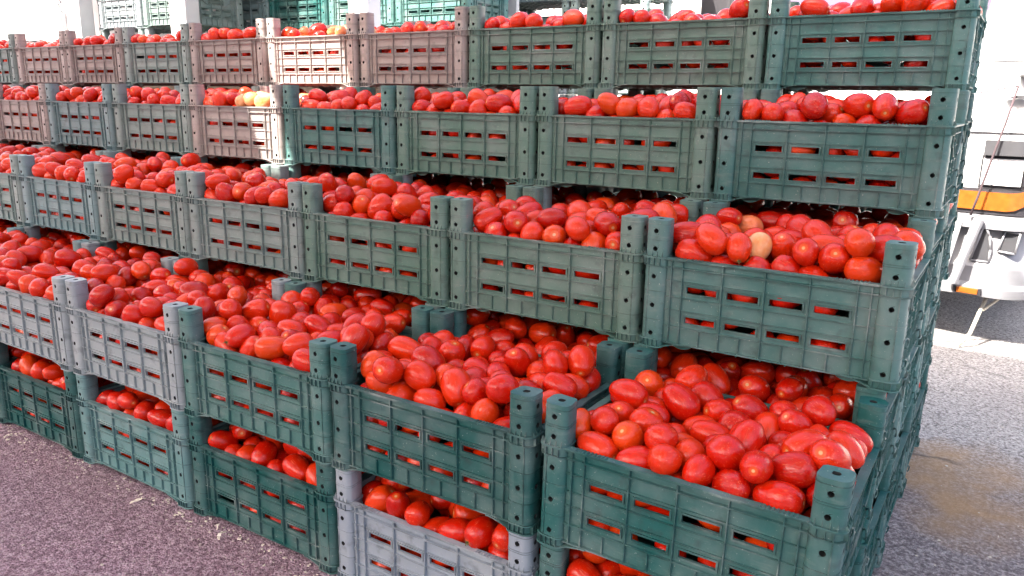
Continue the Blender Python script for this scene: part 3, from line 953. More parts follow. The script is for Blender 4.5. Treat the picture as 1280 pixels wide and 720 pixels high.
        333, 285, 84, -75, -62, 23, 249, 361, -399, 202, 84, -59, 81, 2, 271, 352, -220, -290, 182, 42, 79, -45, 259, 280, 405, 127, 181, 34, 94, 7, 253, 329, 212, 289, 86, -96, -11, -25, 273, 328, 396, -149, 90, -30, 91, -27, 298, 358,
        -198, 290, 250, -50, 47, 73, 245, 318, 95, 287, 81, 70, 70, 16, 247, 322, -258, 293, 177, -27, 95, -16, 236, 254, 323, -289, 307, 97, 23, 7, 270, 372, -403, 143, 169, -68, -60, -42, 246, 320, 132, -292, 154, -83, 23, 50, 252, 328,
        -312, -280, 330, -49, -86, -16, 238, 346, -387, -223, 154, -83, -42, 35, 266, 287, 340, 216, 174, 63, 75, -20, 288, 395, -327, 287, 101, 70, 5, -71, 285, 395, -168, -289, 384, 66, 70, 27, 242, 314, 247, -288, 146, -19, 24, 95, 270, 392,
        -41, -279, 161, 60, -79, -5, 241, 366, -395, -34, 167, 54, 83, 11, 282, 395, 413, 17, 169, 28, 85, 45, 226, 271, 174, -286, 259, 97, -5, 23, 287, 395, -319, -268, 225, -51, -86, 8, 293, 395, 408, -123, 196, 32, 57, -76, 249, 269,
        268, 290, 175, -80, -56, 21, 246, 319, 402, 202, 269, 17, 99, 0, 285, 370, -399, -140, 237, 26, -96, -13, 296, 385, 194, 291, 262, -87, 10, 49, 263, 316, -341, 231, 202, -88, 35, 31, 265, 395, 32, 37, 279, 18, -35, 92, 247, 341,
        -31, 284, 177, 42, 91, -5, 254, 305, 329, -197, 365, -97, 0, 24, 289, 375, -396, -21, 280, -64, 52, -56, 272, 375, 0, -288, 251, -18, 94, -28, 259, 280, 222, -287, 366, 78, -34, 52, 272, 293, -404, 10, 384, -86, 31, 39, 272, 294,
        71, 278, 280, -76, 64, -12, 286, 394, -320, 289, 287, 92, -23, -31, 264, 395, 151, -198, 323, -87, 47, 14, 244, 371, -286, 11, 281, 25, 94, 25, 256, 389, -392, -223, 314, 92, 38, 12, 248, 343, -119, -284, 232, -45, -50, -74, 274, 357,
        403, -32, 257, -33, -93, 14, 268, 348, 68, 264, 174, 10, 98, 17, 263, 363, -354, 73, 224, 98, 17, -6, 271, 374, 406, -221, 223, -63, 4, 77, 254, 275, -305, 291, 392, -92, 24, 32, 284, 395, -300, -157, 288, 28, -88, -37, 276, 331,
        353, 96, 266, -65, 62, 45, 243, 353, -74, 223, 435, -11, 60, -79, 243, 316, 421, -30, 417, -5, 55, 84, 256, 333, 74, -275, 323, 4, 76, -65, 271, 395, 299, 11, 276, -91, 20, -36, 272, 327, 332, -306, 408, 79, 55, -28, 247, 341,
        -171, 291, 350, 98, -20, -1, 256, 354, 377, 223, 477, 99, 14, 0, 275, 395, -399, -109, 350, 53, -68, -50, 259, 376, -87, 186, 341, 2, -95, 32, 267, 347, -132, 292, 166, 65, -59, 48, 242, 291, -301, 158, 270, -19, 22, -96, 259, 280,
        -93, 285, 264, -54, -60, 59, 271, 326, 331, 298, 408, -74, 65, 19, 263, 363, -11, 210, 272, 67, -67, 33, 259, 310, 402, 49, 342, -23, -97, -8, 272, 394, -275, 29, 385, 96, -25, -7, 270, 395, -226, 207, 331, -83, 50, -25, 265, 365,
        -227, -206, 366, 11, -55, 83, 272, 327, 347, 296, 244, 66, 37, -66, 233, 251, 158, 293, 357, -83, -52, 19, 223, 324, 403, 185, 379, -19, 98, -8, 276, 359, 282, 280, 319, 30, -95, -1, 269, 322, -40, 289, 351, 67, -34, -66, 244, 371,
        53, 295, 383, -78, 19, 60, 247, 267, -419, -215, 409, -56, -79, 25, 265, 286, 406, -135, 422, -74, 50, 45, 263, 382, 218, -129, 339, 82, -52, -24, 252, 382, -404, 173, 277, -15, -91, -40, 279, 362, 321, -1, 397, -98, 13, -13, 241, 289,
        -64, -277, 341, -70, 71, 11, 274, 395, -147, -29, 401, 74, -19, 65, 258, 374, 269, 93, 340, -51, 55, -66, 269, 390, -358, 88, 325, -88, -36, -32, 256, 277, 89, 186, 366, 29, 95, -11, 295, 354, 5, 117, 327, -82, 32, -48, 247, 340,
        -148, 67, 352, -100, -1, -6, 274, 378, 190, 210, 327, 3, 93, -37, 249, 269, -215, -288, 289, 70, -17, -69, 281, 303, -28, -89, 420, 96, 12, 25, 269, 349, -6, -189, 354, 63, -50, -60, 266, 345, 407, -131, 310, 23, -66, -72, 253, 385,
        351, 95, 435, 45, -81, -37, 292, 316, 389, -228, 453, -99, 10, 3, 251, 346, -414, 133, 410, 35, -93, -9, 283, 395, -34, 67, 400, 65, -72, 25, 236, 326, 298, 296, 507, 61, 65, -46, 251, 271, -329, 183, 366, 34, -81, 47, 266, 385,
        -193, 223, 430, -96, 23, -15, 258, 374, -364, 224, 460, 94, -33, -5, 259, 394, 225, 62, 444, -83, -51, -24, 292, 395, 223, -15, 348, 59, -78, -20, 269, 390, -328, -55, 418, 87, 40, 28, 236, 325, 296, -97, 400, 77, 6, -64, 273, 295,
        -131, -108, 333, -79, 32, -53, 282, 389, -278, -302, 426, -92, -36, -15, 279, 395, 343, -39, 486, 31, 93, 19, 253, 385, 99, -10, 465, -61, -64, 47, 294, 395, -244, -81, 360, 51, -39, 77, 282, 389, 15, -297, 421, 30, 94, 13, 276, 331,
        85, -203, 407, -48, -71, -51, 269, 290, -235, 311, 467, 77, 40, -50, 249, 378, -167, -7, 278, 90, -33, 29, 267, 289, -11, -193, 463, -66, -72, 22, 263, 381, 164, 104, 360, 47, 80, 37, 258, 375, 222, 269, 431, -13, -87, -48, 281, 388,
        -119, 130, 437, 37, -26, 89, 266, 320, 440, 131, 485, -83, 16, 54, 260, 312, -317, -158, 406, 91, 39, -13, 288, 311, 294, 183, 389, 27, 9, -96, 269, 395, -228, 125, 397, -88, -39, -29, 243, 316, 210, -53, 453, 26, 15, 95, 269, 350,
        -91, -308, 445, 51, 70, -50, 247, 341, 121, -29, 317, 26, -95, -18, 266, 395, 120, 275, 446, -2, 90, 43, 243, 335, 170, 166, 452, -98, 18, 1, 263, 395, 122, -95, 402, -38, -89, 27, 247, 297, -58, -4, 335, -26, -75, 61, 267, 387,
        192, -179, 427, -1, -81, -59, 290, 395, -340, -236, 474, 88, 45, 13, 241, 313, -118, -193, 409, 100, -5, -5, 264, 343, 14, -92, 323, 87, -33, 36, 268, 348, 7, 157, 439, -3, 66, 75, 267, 320, -317, 100, 468, -51, -85, 14, 288, 395,
        129, -305, 420, 71, -58, -40, 267, 320, 272, -245, 454, 42, 84, -34, 247, 296, 75, 65, 392, -74, 47, 48, 222, 240, 34, -14, 382, 6, -21, -98, 240, 259, -125, 308, 441, 26, 63, -73, 239, 311,
        ],
    'h3': [-129, -295, 76, -71, 65, -27, 222, 267, -231, -278, 81, -56, -79, 23, 247, 358, 400, 224, 83, -97, -22, 12, 266, 287, 187, 268, 86, -37, 93, -3, 278, 395, 83, 277, 78, 11, 98, 14, 237, 327, 142, -273, 84, 46, -87, -20, 260, 376,
        -404, 91, 77, -94, 34, -10, 232, 279, -302, 278, 87, 41, -87, 26, 279, 335, -17, 279, 82, -38, 92, 10, 261, 339, 399, -207, 84, 44, 90, -3, 264, 395, -404, -126, 90, -7, 76, 65, 275, 330, -162, -255, 155, -4, 95, -31, 263, 395,
        321, -297, 76, -90, -34, -29, 223, 241, 402, 35, 85, -38, -92, 12, 277, 299, -193, 284, 88, -47, 68, 56, 265, 344, -383, -9, 90, 87, 34, -34, 279, 395, -398, 206, 89, -35, 93, 15, 289, 375, 357, -173, 173, -67, -74, 4, 274, 377,
        309, 283, 86, 79, 55, 26, 275, 358, 22, -294, 81, 96, 15, -22, 246, 374, 407, -40, 175, -9, -99, 13, 258, 374, 246, 272, 171, -39, 92, -1, 258, 374, 404, -79, 84, -46, -76, 47, 238, 361, 37, 289, 161, -65, -71, 26, 222, 322,
        -88, 289, 160, -84, 16, -52, 267, 395, -339, -291, 97, 37, 10, 92, 266, 346, -59, -271, 173, 14, 86, 50, 280, 395, -1, 296, 246, 95, 28, 14, 234, 281, -338, 277, 190, -3, 94, 33, 282, 338, -405, -225, 142, 9, -18, 98, 259, 336,
        -409, 180, 191, -8, -90, -44, 250, 380, 245, -291, 133, 46, 15, 88, 258, 336, -165, -270, 263, -32, -89, 33, 275, 395, -396, -74, 188, -76, 47, -45, 249, 344, -261, -249, 168, 13, -92, 37, 248, 360, 119, 121, 290, -18, -50, 85, 262, 314,
        -380, 108, 263, 100, -9, 3, 278, 384, -28, 236, 333, 74, 62, -27, 273, 395, 404, 133, 139, 17, -99, -4, 271, 293, 139, 286, 180, 10, -93, 35, 271, 292, -403, -168, 234, -94, -30, -14, 261, 282, -56, -247, 299, -24, -97, 8, 305, 395,
        398, 220, 212, -70, -30, -65, 269, 350, 345, -293, 175, 32, 23, 92, 247, 297, 35, -286, 232, -38, 19, 91, 292, 315, 399, 87, 234, 38, -82, -43, 275, 395, -391, 32, 188, 93, 24, -29, 268, 348, 248, 7, 303, 35, 93, -10, 270, 324,
        337, 296, 195, -40, -10, 91, 237, 309, -343, -272, 226, -15, -96, 22, 261, 360, -349, 39, 352, 90, 42, -13, 305, 395, 149, -279, 190, 76, -60, 23, 276, 395, -218, 101, 276, 47, -56, 68, 260, 395, 320, -289, 382, 90, 3, 43, 278, 395,
        401, 5, 300, -95, 27, -15, 242, 290, -332, 281, 306, -63, 62, -47, 274, 357, 425, 210, 414, -22, -97, 12, 243, 336, -91, 237, 252, 12, 95, 27, 239, 363, 275, -291, 265, 48, -16, -86, 267, 320, 387, 187, 318, -87, 48, -12, 290, 377,
        -172, 289, 224, 32, 77, 56, 266, 288, -136, 292, 329, 90, -16, 40, 259, 336, -289, -289, 317, -95, 13, 27, 276, 395, 306, 110, 303, 64, -73, -24, 276, 298, -291, 148, 332, -89, -45, -7, 258, 310, 323, 293, 302, 94, -22, -24, 248, 377,
        -319, -99, 276, -15, -93, -34, 283, 340, 259, -95, 340, -31, -24, -92, 252, 272, 57, 293, 384, 61, -3, -79, 260, 395, 397, -98, 277, -51, 9, 86, 302, 326, -155, 184, 351, -71, -65, 28, 260, 359, 215, -209, 333, 81, -24, -53, 264, 343,
        176, -126, 288, -60, 54, 60, 255, 352, -406, -28, 277, 17, -92, 35, 262, 283, -224, 219, 274, 68, -74, 4, 249, 378, -116, -173, 382, 64, -67, 38, 275, 380, 324, -212, 312, -24, -52, -82, 246, 266, 89, -53, 285, 56, 79, -25, 279, 385,
        227, 294, 372, 82, -11, 56, 247, 376, -133, -64, 344, -83, 27, -50, 251, 346, -366, 51, 462, -93, -32, -17, 276, 395, -198, -235, 357, -42, 89, -18, 258, 393, -408, 212, 297, 28, -78, -56, 249, 299, 256, 194, 363, 59, 31, -75, 276, 395,
        91, 266, 267, -1, 94, 34, 239, 329, -54, 27, 338, 60, 75, 27, 258, 392, -323, 305, 410, -97, -7, -23, 261, 360, 410, -222, 359, 26, -92, 28, 240, 288, -92, 120, 290, 69, 72, 4, 288, 395, -403, 228, 404, -71, 10, -70, 251, 326,
        -68, 150, 407, -3, 73, 68, 264, 395, -139, 60, 382, 39, 31, 87, 263, 363, -35, -124, 328, 94, -3, -33, 276, 298, 139, -274, 299, 73, -67, 13, 281, 395, 404, -137, 422, 82, 8, 56, 268, 395, 146, 285, 432, -3, -99, 15, 260, 376,
        -269, -308, 420, 95, -9, -30, 270, 391, 368, -46, 378, 97, 12, 21, 266, 395, -405, -135, 344, -9, -93, 34, 270, 372, 405, -215, 256, 25, 76, 59, 263, 342, -398, -232, 302, 94, 11, 32, 226, 294, -405, 134, 364, -26, 43, -86, 264, 285,
        103, -146, 365, -72, 68, -12, 254, 368, 203, 293, 266, -98, 9, 17, 251, 364, -294, 210, 413, 27, 32, -91, 249, 298, 142, 215, 342, 94, 21, -26, 294, 352, 111, -61, 427, 82, -56, -14, 259, 376, 335, 147, 417, 21, -32, -92, 271, 293,
        -435, 137, 480, -18, -57, 80, 277, 395, -318, -70, 385, -30, -95, 2, 277, 332, 146, 116, 402, 85, -37, 36, 267, 369, 38, -291, 345, -89, -31, -32, 262, 283, 238, -45, 443, 6, 35, -93, 305, 395, 23, -199, 382, 37, 4, 93, 253, 329,
        -140, -309, 432, 73, -61, -30, 253, 274, -227, -116, 329, 32, -10, -94, 258, 374, -425, -48, 413, 16, -97, 17, 246, 357, -237, -3, 331, -33, 90, -28, 257, 334, 405, 80, 369, 12, 90, -41, 272, 293, -187, -36, 425, -40, -85, -33, 270, 392,
        15, -43, 368, 24, -41, 88, 260, 281, 371, -225, 464, -92, 35, 18, 265, 345, 203, -299, 412, -26, 47, -85, 277, 382, -185, 232, 435, 57, 82, -8, 260, 359, 166, -23, 356, -3, 70, 71, 230, 333, 338, 254, 396, 61, 19, -77, 262, 283,
        -241, 84, 415, 28, 92, -28, 305, 395, 279, -180, 413, 49, 42, -76, 275, 395, 81, 34, 367, -50, 0, -87, 253, 385, 289, -289, 482, 48, -87, -7, 251, 364, -313, -192, 364, -48, -47, 74, 269, 395, -27, -120, 431, -13, 95, -29, 256, 308,
        208, 107, 325, 17, 95, -26, 229, 298, -234, 273, 357, -39, 91, -12, 239, 287, 419, 113, 476, 37, -62, -69, 270, 292, -58, -11, 435, 81, 30, 50, 272, 395, 44, 192, 411, -27, -48, 83, 273, 295, -68, 280, 421, 63, 78, -1, 268, 389,
        291, 52, 394, 69, -46, -56, 275, 395, 19, 126, 335, 71, -70, 9, 260, 311, -233, -168, 436, 83, 43, -35, 264, 383, -40, -282, 417, -9, -96, -28, 266, 395, -277, -36, 480, -6, -97, 24, 268, 349, -380, -50, 503, 31, 40, -86, 265, 286,
        21, 86, 432, -88, -31, -35, 268, 370, 101, -263, 427, -41, -89, 20, 276, 381, 363, 13, 462, -85, -42, 32, 264, 383,
        ],
    'h4': [278, -278, 80, 54, 83, -14, 250, 345, -399, 138, 86, 95, 5, 31, 280, 302, -401, -202, 87, 64, -42, 64, 277, 300, -205, -288, 79, 77, 58, 26, 234, 356, 397, 207, 86, 51, 85, -12, 281, 366, -408, 22, 79, 23, 96, 15, 245, 318,
        -221, 289, 84, -66, 71, -26, 264, 285, 32, 280, 88, 82, 55, 17, 285, 393, 326, 291, 81, 94, 29, -20, 247, 359, 344, 273, 177, 39, -82, -41, 259, 376, -314, -272, 86, -47, -87, -16, 281, 365, -77, -294, 79, -97, 22, -8, 241, 366,
        407, 52, 82, -28, 95, -10, 257, 308, 160, -269, 88, 51, -86, 10, 290, 395, 342, -273, 158, 22, -98, 3, 267, 347, -390, 73, 163, -100, 4, 1, 239, 329, -340, -282, 193, 20, 85, -48, 278, 301, 405, -222, 85, -16, -62, 77, 267, 289,
        406, -36, 171, 13, -95, 29, 265, 395, -113, 259, 77, 87, -47, 15, 233, 303, 407, -106, 89, -28, 34, -90, 255, 306, -162, 273, 169, 16, -84, -53, 259, 375, 48, -287, 87, -2, 35, 93, 267, 288, -345, 296, 88, -32, -25, 91, 234, 304,
        -387, 222, 148, 84, -26, 48, 257, 390, 409, 121, 160, -28, -94, 21, 245, 294, 159, 295, 84, -83, -16, -54, 243, 335, -403, -85, 112, -16, 57, 81, 278, 395, -8, -288, 170, -48, 55, -69, 237, 344, 111, 253, 163, 55, 82, -16, 265, 287,
        399, 195, 231, 89, 43, 16, 272, 294, -262, 266, 173, 9, 99, 7, 256, 371, 117, -283, 194, -80, 18, -57, 294, 383, -410, 162, 222, -16, -69, -71, 239, 331, -395, -3, 224, 83, 55, 2, 240, 348, -121, -285, 172, -81, 38, -45, 270, 372,
        -54, 283, 163, 70, -62, 36, 283, 340, -398, -143, 205, 52, 54, 66, 270, 391, -386, -225, 275, -85, 0, -53, 271, 395, -38, -243, 259, -28, -80, -53, 248, 359, 43, 284, 227, 43, 85, 31, 244, 317, 155, -195, 283, 86, 47, -18, 258, 335,
        97, 1, 284, -28, 44, -85, 282, 304, 387, 121, 300, 98, -16, -12, 249, 344, -348, 296, 202, -64, -7, -77, 230, 248, -322, -3, 300, 19, 88, 44, 264, 285, 57, -155, 279, -63, -75, 20, 258, 373, -397, 86, 288, -57, -81, -14, 261, 395,
        -406, -198, 375, 13, -91, 40, 264, 395, 46, -292, 269, -66, -63, -42, 250, 270, -212, 289, 269, -98, -16, -16, 266, 385, 398, 50, 234, 98, -3, -18, 248, 297, 246, -288, 211, -94, -12, -32, 281, 303, 400, -39, 273, -93, -35, -11, 250, 300,
        -134, 290, 353, -75, 66, -1, 257, 278, 388, 220, 339, -81, 40, -43, 296, 384, 345, -131, 286, -91, 21, 35, 272, 395, -61, -28, 334, -23, -78, 59, 285, 371, 195, 286, 228, -94, 17, -28, 292, 315, 268, -214, 294, -86, 17, 48, 286, 309,
        -270, -284, 273, 82, 42, -40, 267, 368, 297, 23, 278, -96, -22, 15, 272, 294, -265, -197, 331, -73, -57, 38, 259, 376, -141, -289, 277, -83, -22, -51, 267, 395, -55, -142, 318, 80, -28, 53, 268, 395, 260, 123, 298, -69, -72, -6, 266, 346,
        -237, -261, 169, -14, -99, -8, 265, 385, 205, -219, 400, 86, 39, -32, 280, 336, 306, -287, 372, 91, -40, -6, 266, 346, -330, -291, 365, -83, 35, -43, 234, 356, -80, 288, 267, -81, -28, -52, 262, 341, -288, -100, 291, -82, -54, -19, 256, 354,
        -148, 35, 293, -61, 3, -79, 262, 314, 8, 239, 306, 39, 90, 21, 248, 360, 408, -116, 418, 69, 60, -41, 280, 364, 337, -295, 263, 73, -6, -68, 233, 338, -102, 180, 290, -34, -73, -60, 271, 395, 74, 106, 276, -68, -54, -50, 255, 387,
        405, -208, 351, 19, -97, 17, 268, 348, 327, -47, 358, -93, 36, 3, 270, 372, -388, 212, 320, -79, 61, 1, 261, 395, -192, -289, 369, 82, -18, 54, 271, 374, 400, 33, 353, 94, -33, -6, 277, 299, 319, 147, 392, 86, -51, -3, 277, 382,
        406, -189, 186, -22, 68, -69, 250, 363, -400, -77, 305, 57, -77, 29, 265, 344, -29, -280, 355, -80, 55, 24, 280, 395, -244, -244, 451, -34, 51, -79, 269, 391, 297, 242, 263, -9, 100, 3, 248, 376, -423, -165, 471, 95, 30, 0, 259, 357,
        307, -161, 387, -22, 94, 26, 262, 395, -228, 198, 319, -85, -51, -15, 253, 350, -402, 20, 378, 35, -82, -46, 282, 367, 270, 284, 364, -2, -64, -77, 290, 313, 183, -290, 312, -81, -16, -57, 264, 382, 201, -15, 298, 61, 23, 76, 222, 322,
        -267, 226, 467, -73, 68, -10, 274, 395, -147, -197, 342, -25, 1, -97, 272, 395, -184, 34, 400, -14, 28, 95, 253, 303, 166, 292, 335, 69, 30, -66, 259, 279, -418, -86, 406, -76, 47, 44, 259, 279, -40, 285, 396, 46, -85, -25, 257, 391,
        -322, -128, 388, 7, 90, -43, 267, 320, 54, 170, 363, 89, 45, -5, 265, 344, -328, 289, 299, -67, 57, -47, 253, 304, -221, -129, 417, 35, -90, -28, 271, 374, 277, 53, 377, -13, -39, 91, 262, 283, -256, -35, 366, 86, 38, -34, 235, 305,
        187, 190, 338, 87, 49, -11, 264, 395, -346, 276, 396, -14, 99, 7, 245, 373, -244, 286, 373, -12, 65, -75, 278, 300, 49, -74, 345, -57, 14, -81, 263, 284, 185, 253, 432, 62, -77, -12, 278, 395, -303, 48, 396, -19, -4, -98, 246, 296,
        -286, 150, 397, -70, 52, -49, 265, 395, 311, -48, 465, -36, 92, 15, 277, 395, 219, 98, 453, 40, 85, -35, 271, 394, 350, 58, 452, -80, 45, 39, 258, 336, -114, -59, 431, -77, 62, -13, 256, 371, -403, 136, 389, 81, -40, -43, 250, 362,
        421, 165, 444, 16, 26, -95, 275, 297, -241, 51, 321, 39, -76, -52, 231, 250, -47, 94, 309, 75, 65, -12, 258, 310, -412, 222, 456, -70, 15, -69, 272, 354, 213, -23, 411, 56, -82, -12, 268, 369, 151, -111, 437, 9, -99, -11, 259, 336,
        155, 76, 360, 28, -94, 19, 281, 304, 72, 287, 392, -48, 67, -57, 291, 314, -294, -151, 485, 33, 86, 40, 247, 320, -322, -37, 447, 88, 14, 46, 263, 342, -171, 120, 346, 80, 60, -3, 264, 285, -347, -258, 471, 25, -82, 51, 269, 372,
        -164, -89, 338, 80, -32, 50, 265, 366, 339, 250, 432, -56, -69, 46, 243, 370, -101, -277, 444, 34, -71, -61, 246, 295, 83, -182, 380, 76, -60, -26, 291, 395, 39, 56, 353, -63, -65, -43, 247, 376, -168, 117, 464, -83, -18, -53, 255, 306,
        -72, 155, 396, 80, 54, -27, 271, 395, -53, 45, 420, 79, 58, -19, 292, 379, 112, -295, 392, -89, 0, 46, 264, 285, -168, 207, 410, 12, 62, -78, 270, 291, 103, -3, 411, 22, -88, -42, 258, 356, -431, -15, 485, -53, 72, -44, 281, 395,
        -55, -173, 421, -37, -92, -16, 247, 375, 199, -113, 342, 73, -67, 10, 281, 395, -165, 309, 445, 80, -52, 29, 247, 321, 15, -65, 450, -60, 68, -42, 302, 395, 15, 207, 456, -95, -3, 31, 266, 345, 25, -261, 444, 10, 99, 9, 261, 378,
        135, 152, 431, -55, -61, 57, 256, 277, -375, 88, 473, 100, 2, -9, 263, 395,
        ],
    'l0': [-143, 281, 83, -76, -60, -23, 260, 377, -267, -291, 83, 97, -17, 16, 256, 371, -402, -80, 97, 44, -12, -89, 258, 355, 320, 289, 83, 68, 66, -31, 262, 283, -8, 292, 83, -98, -8, 20, 257, 373, 408, 60, 83, 9, 97, -22, 255, 387,
        394, 209, 89, 95, 26, 15, 300, 324, 400, -88, 87, -22, 96, -14, 287, 395, 291, -278, 81, 32, -94, 14, 257, 334, -392, -208, 90, -50, 86, -13, 305, 395, -251, 291, 107, -53, 24, -82, 260, 359, -347, 245, 84, -34, 93, 16, 270, 324,
        -126, -288, 92, 85, 14, -51, 277, 395, 172, -287, 85, -94, 25, 24, 268, 370, 184, 287, 85, 97, 23, 5, 275, 395, -405, 144, 80, 31, -92, -22, 242, 367, -331, -281, 171, -72, -68, 15, 276, 359, -402, -202, 203, -25, -92, 29, 280, 364,
        387, -220, 88, -4, 77, -64, 257, 335, 42, -287, 84, 91, 39, 12, 270, 324, 204, -269, 188, -48, 87, 6, 298, 395, -408, 24, 85, -22, -24, 95, 254, 274, -22, -292, 167, 91, 20, 37, 253, 384, -85, 292, 177, 95, -22, -24, 252, 383,
        338, -272, 175, -35, 93, -11, 268, 370, -222, 302, 394, 94, -2, -34, 233, 321, -222, -290, 177, 44, 73, -52, 249, 269, 93, 288, 160, 85, -27, 45, 270, 372, -414, 228, 160, 14, -14, 98, 222, 306, 401, 107, 175, 12, -91, 39, 275, 395,
        -331, 284, 201, 73, 50, -46, 260, 395, 402, -163, 184, 6, 98, 19, 284, 370, -407, 84, 166, -12, -61, 79, 258, 278, 260, 278, 176, 76, 65, 9, 282, 389, -260, -288, 299, 89, -23, -38, 276, 380, -201, 285, 229, 79, -35, 50, 275, 395,
        288, -268, 267, 24, -90, 36, 278, 395, -403, 150, 249, -23, -96, 17, 267, 368, 353, 221, 193, -41, -89, 18, 265, 385, 22, 289, 237, -57, -26, -78, 260, 338, -343, -7, 157, 42, 87, 26, 266, 319, -394, -227, 311, 92, -34, 18, 260, 338,
        95, -283, 224, -3, -95, -32, 281, 304, 342, 283, 272, -36, 65, -67, 249, 378, -411, -183, 404, 6, -98, 18, 274, 395, -273, 288, 304, -81, 37, -46, 259, 357, 403, 190, 330, -26, 5, 96, 276, 359, -408, -81, 221, 9, -75, 65, 254, 369,
        -364, 238, 319, -5, 9, 99, 263, 342, -332, 300, 400, -7, -39, 92, 243, 263, -127, -288, 204, 45, -86, -23, 257, 278, -423, -24, 428, -11, 89, -43, 257, 308, -74, 289, 278, -2, 77, 64, 267, 289, 314, -187, 337, 95, -26, -16, 277, 332,
        -164, 234, 336, -22, 89, -40, 242, 350, 397, -54, 249, 73, -53, -43, 252, 347, 360, -16, 165, -71, -70, 0, 262, 340, 182, 0, 371, -8, -87, -49, 251, 382, -110, 294, 397, 16, -89, -43, 268, 289, 402, -125, 325, 46, -85, -24, 265, 345,
        -253, 14, 307, -84, 45, -29, 260, 359, -329, -299, 402, -94, 1, 35, 264, 343, -229, 117, 319, -48, -87, 12, 262, 283, 190, 148, 295, 94, 21, -28, 243, 292, 174, 262, 258, 3, 100, 5, 301, 395, 96, 47, 334, 40, 85, -34, 278, 333,
        -398, -73, 335, -61, -70, -39, 284, 341, -143, -279, 307, 5, -91, 42, 261, 339, 275, -74, 327, 89, -25, -38, 252, 366, 396, -231, 261, -89, -28, -36, 225, 311, 86, 256, 333, 24, 95, 21, 296, 385, 411, 48, 276, 23, 87, -44, 234, 304,
        -58, 94, 364, 49, 25, 84, 273, 395, -403, 13, 271, 60, -71, -38, 260, 311, -128, -115, 349, 74, -38, 55, 238, 286, 146, 161, 391, 0, 100, 2, 294, 395, -41, 196, 325, 96, -15, -24, 279, 395, 183, -275, 302, -38, -75, -54, 283, 390,
        44, 140, 376, 9, 99, 5, 241, 366, -355, 40, 367, 70, -69, 18, 300, 389, 284, 203, 301, 87, -14, 47, 246, 266, 213, -158, 384, -59, -75, -29, 270, 395, 254, 108, 359, -89, -38, 23, 263, 342, -114, -218, 389, 43, 52, -74, 280, 364,
        324, 14, 342, -25, 17, 95, 268, 389, -138, 13, 310, -17, -97, -15, 260, 313, -77, -13, 396, -52, -47, -71, 285, 308, 389, 89, 361, -86, 47, -21, 251, 381, -53, -74, 306, 31, -94, 13, 250, 380, 327, -289, 370, -86, 17, 48, 265, 366,
        -261, 207, 386, 97, 5, 23, 276, 395, 168, 301, 412, 13, -28, -95, 281, 338, 410, -23, 380, 22, 91, 35, 250, 270, -267, 106, 422, -61, 6, -79, 274, 377, -26, -283, 275, 93, 24, 27, 293, 395, -331, 141, 321, -81, 54, -22, 254, 275,
        -25, -281, 387, 72, 69, 0, 276, 381, 139, -83, 423, -9, 99, 12, 248, 342, -407, 173, 402, -9, 80, 59, 293, 395, 305, 194, 401, 65, -13, -75, 256, 308, -188, -152, 434, -88, -44, -17, 274, 395, 252, 290, 330, 26, 34, -91, 252, 347,
        -8, 287, 377, -21, -97, -15, 268, 290, 98, 57, 447, 50, -85, -14, 298, 395, 343, -108, 414, -88, -40, -25, 268, 369, -205, -189, 323, -85, -50, -17, 272, 326, -160, 72, 399, 5, -92, 39, 286, 395, 194, -304, 405, -95, 1, -30, 254, 330,
        -396, 81, 464, -96, -29, 0, 272, 394, -301, -196, 376, -74, 51, -44, 261, 379, 81, -276, 341, 16, 92, -36, 272, 353, 258, -41, 429, -6, 90, -44, 266, 319, -334, -225, 467, -23, -84, 49, 239, 258, -106, 173, 419, 26, -51, 82, 267, 288,
        -198, -294, 396, 79, -51, 33, 258, 392, -232, -63, 385, 67, -53, -52, 274, 378, 61, 237, 440, -91, -39, 12, 269, 372, 339, 291, 386, -51, 18, 84, 272, 293, 94, -182, 395, 73, -62, 28, 259, 394, 67, -313, 439, -98, -19, 8, 237, 343,
        -306, -114, 296, -72, -8, -69, 261, 395, -332, -101, 425, 3, 21, 98, 281, 303, 41, -51, 396, -2, 90, 43, 285, 395, -29, -146, 390, 62, -53, -58, 264, 343, 134, -114, 330, -92, -32, -23, 231, 334, -3, 16, 330, 7, -99, 8, 239, 258,
        ],
    'l1': [-200, -287, 88, -96, 10, -26, 284, 369, 177, -289, 80, -87, -48, 7, 250, 325, -388, 221, 91, 96, 1, 29, 296, 356, -404, -28, 80, -51, 85, 15, 248, 322, 215, 283, 76, 40, 91, 9, 229, 315, 399, -124, 84, 49, -86, -10, 272, 353,
        70, -278, 80, -31, -93, -19, 244, 336, 385, -6, 85, 95, 21, -25, 270, 373, 301, -281, 85, 84, 53, -9, 272, 395, -282, 275, 81, -66, 74, 12, 253, 385, -339, -278, 83, -28, -94, 20, 257, 335, -56, -289, 84, -97, 23, -8, 267, 395,
        -399, -86, 163, -55, -78, -30, 267, 369, 405, 106, 92, 10, 76, -64, 271, 352, 394, 23, 182, 75, -59, 29, 255, 352, -343, -214, 160, -51, -56, 65, 242, 290, 326, 291, 83, -95, -17, -26, 261, 340, 400, -217, 149, -56, -68, -47, 270, 351,
        -391, 100, 86, 66, 72, 23, 271, 395, -338, 289, 184, 14, 2, -99, 276, 331, 21, -295, 165, -96, -18, 23, 248, 267, -403, -181, 84, 21, 97, -13, 271, 395, 228, -290, 170, -61, -64, -46, 262, 283, -4, 287, 86, -97, 25, -4, 279, 362,
        405, 219, 98, -18, -30, 94, 267, 348, -405, 141, 192, -23, 28, -93, 264, 343, -120, -288, 179, -74, 12, 66, 280, 302, -277, -291, 171, 96, 25, 16, 253, 384, -403, 36, 167, -55, 79, 26, 257, 309, -136, 286, 88, -66, -40, -63, 283, 306,
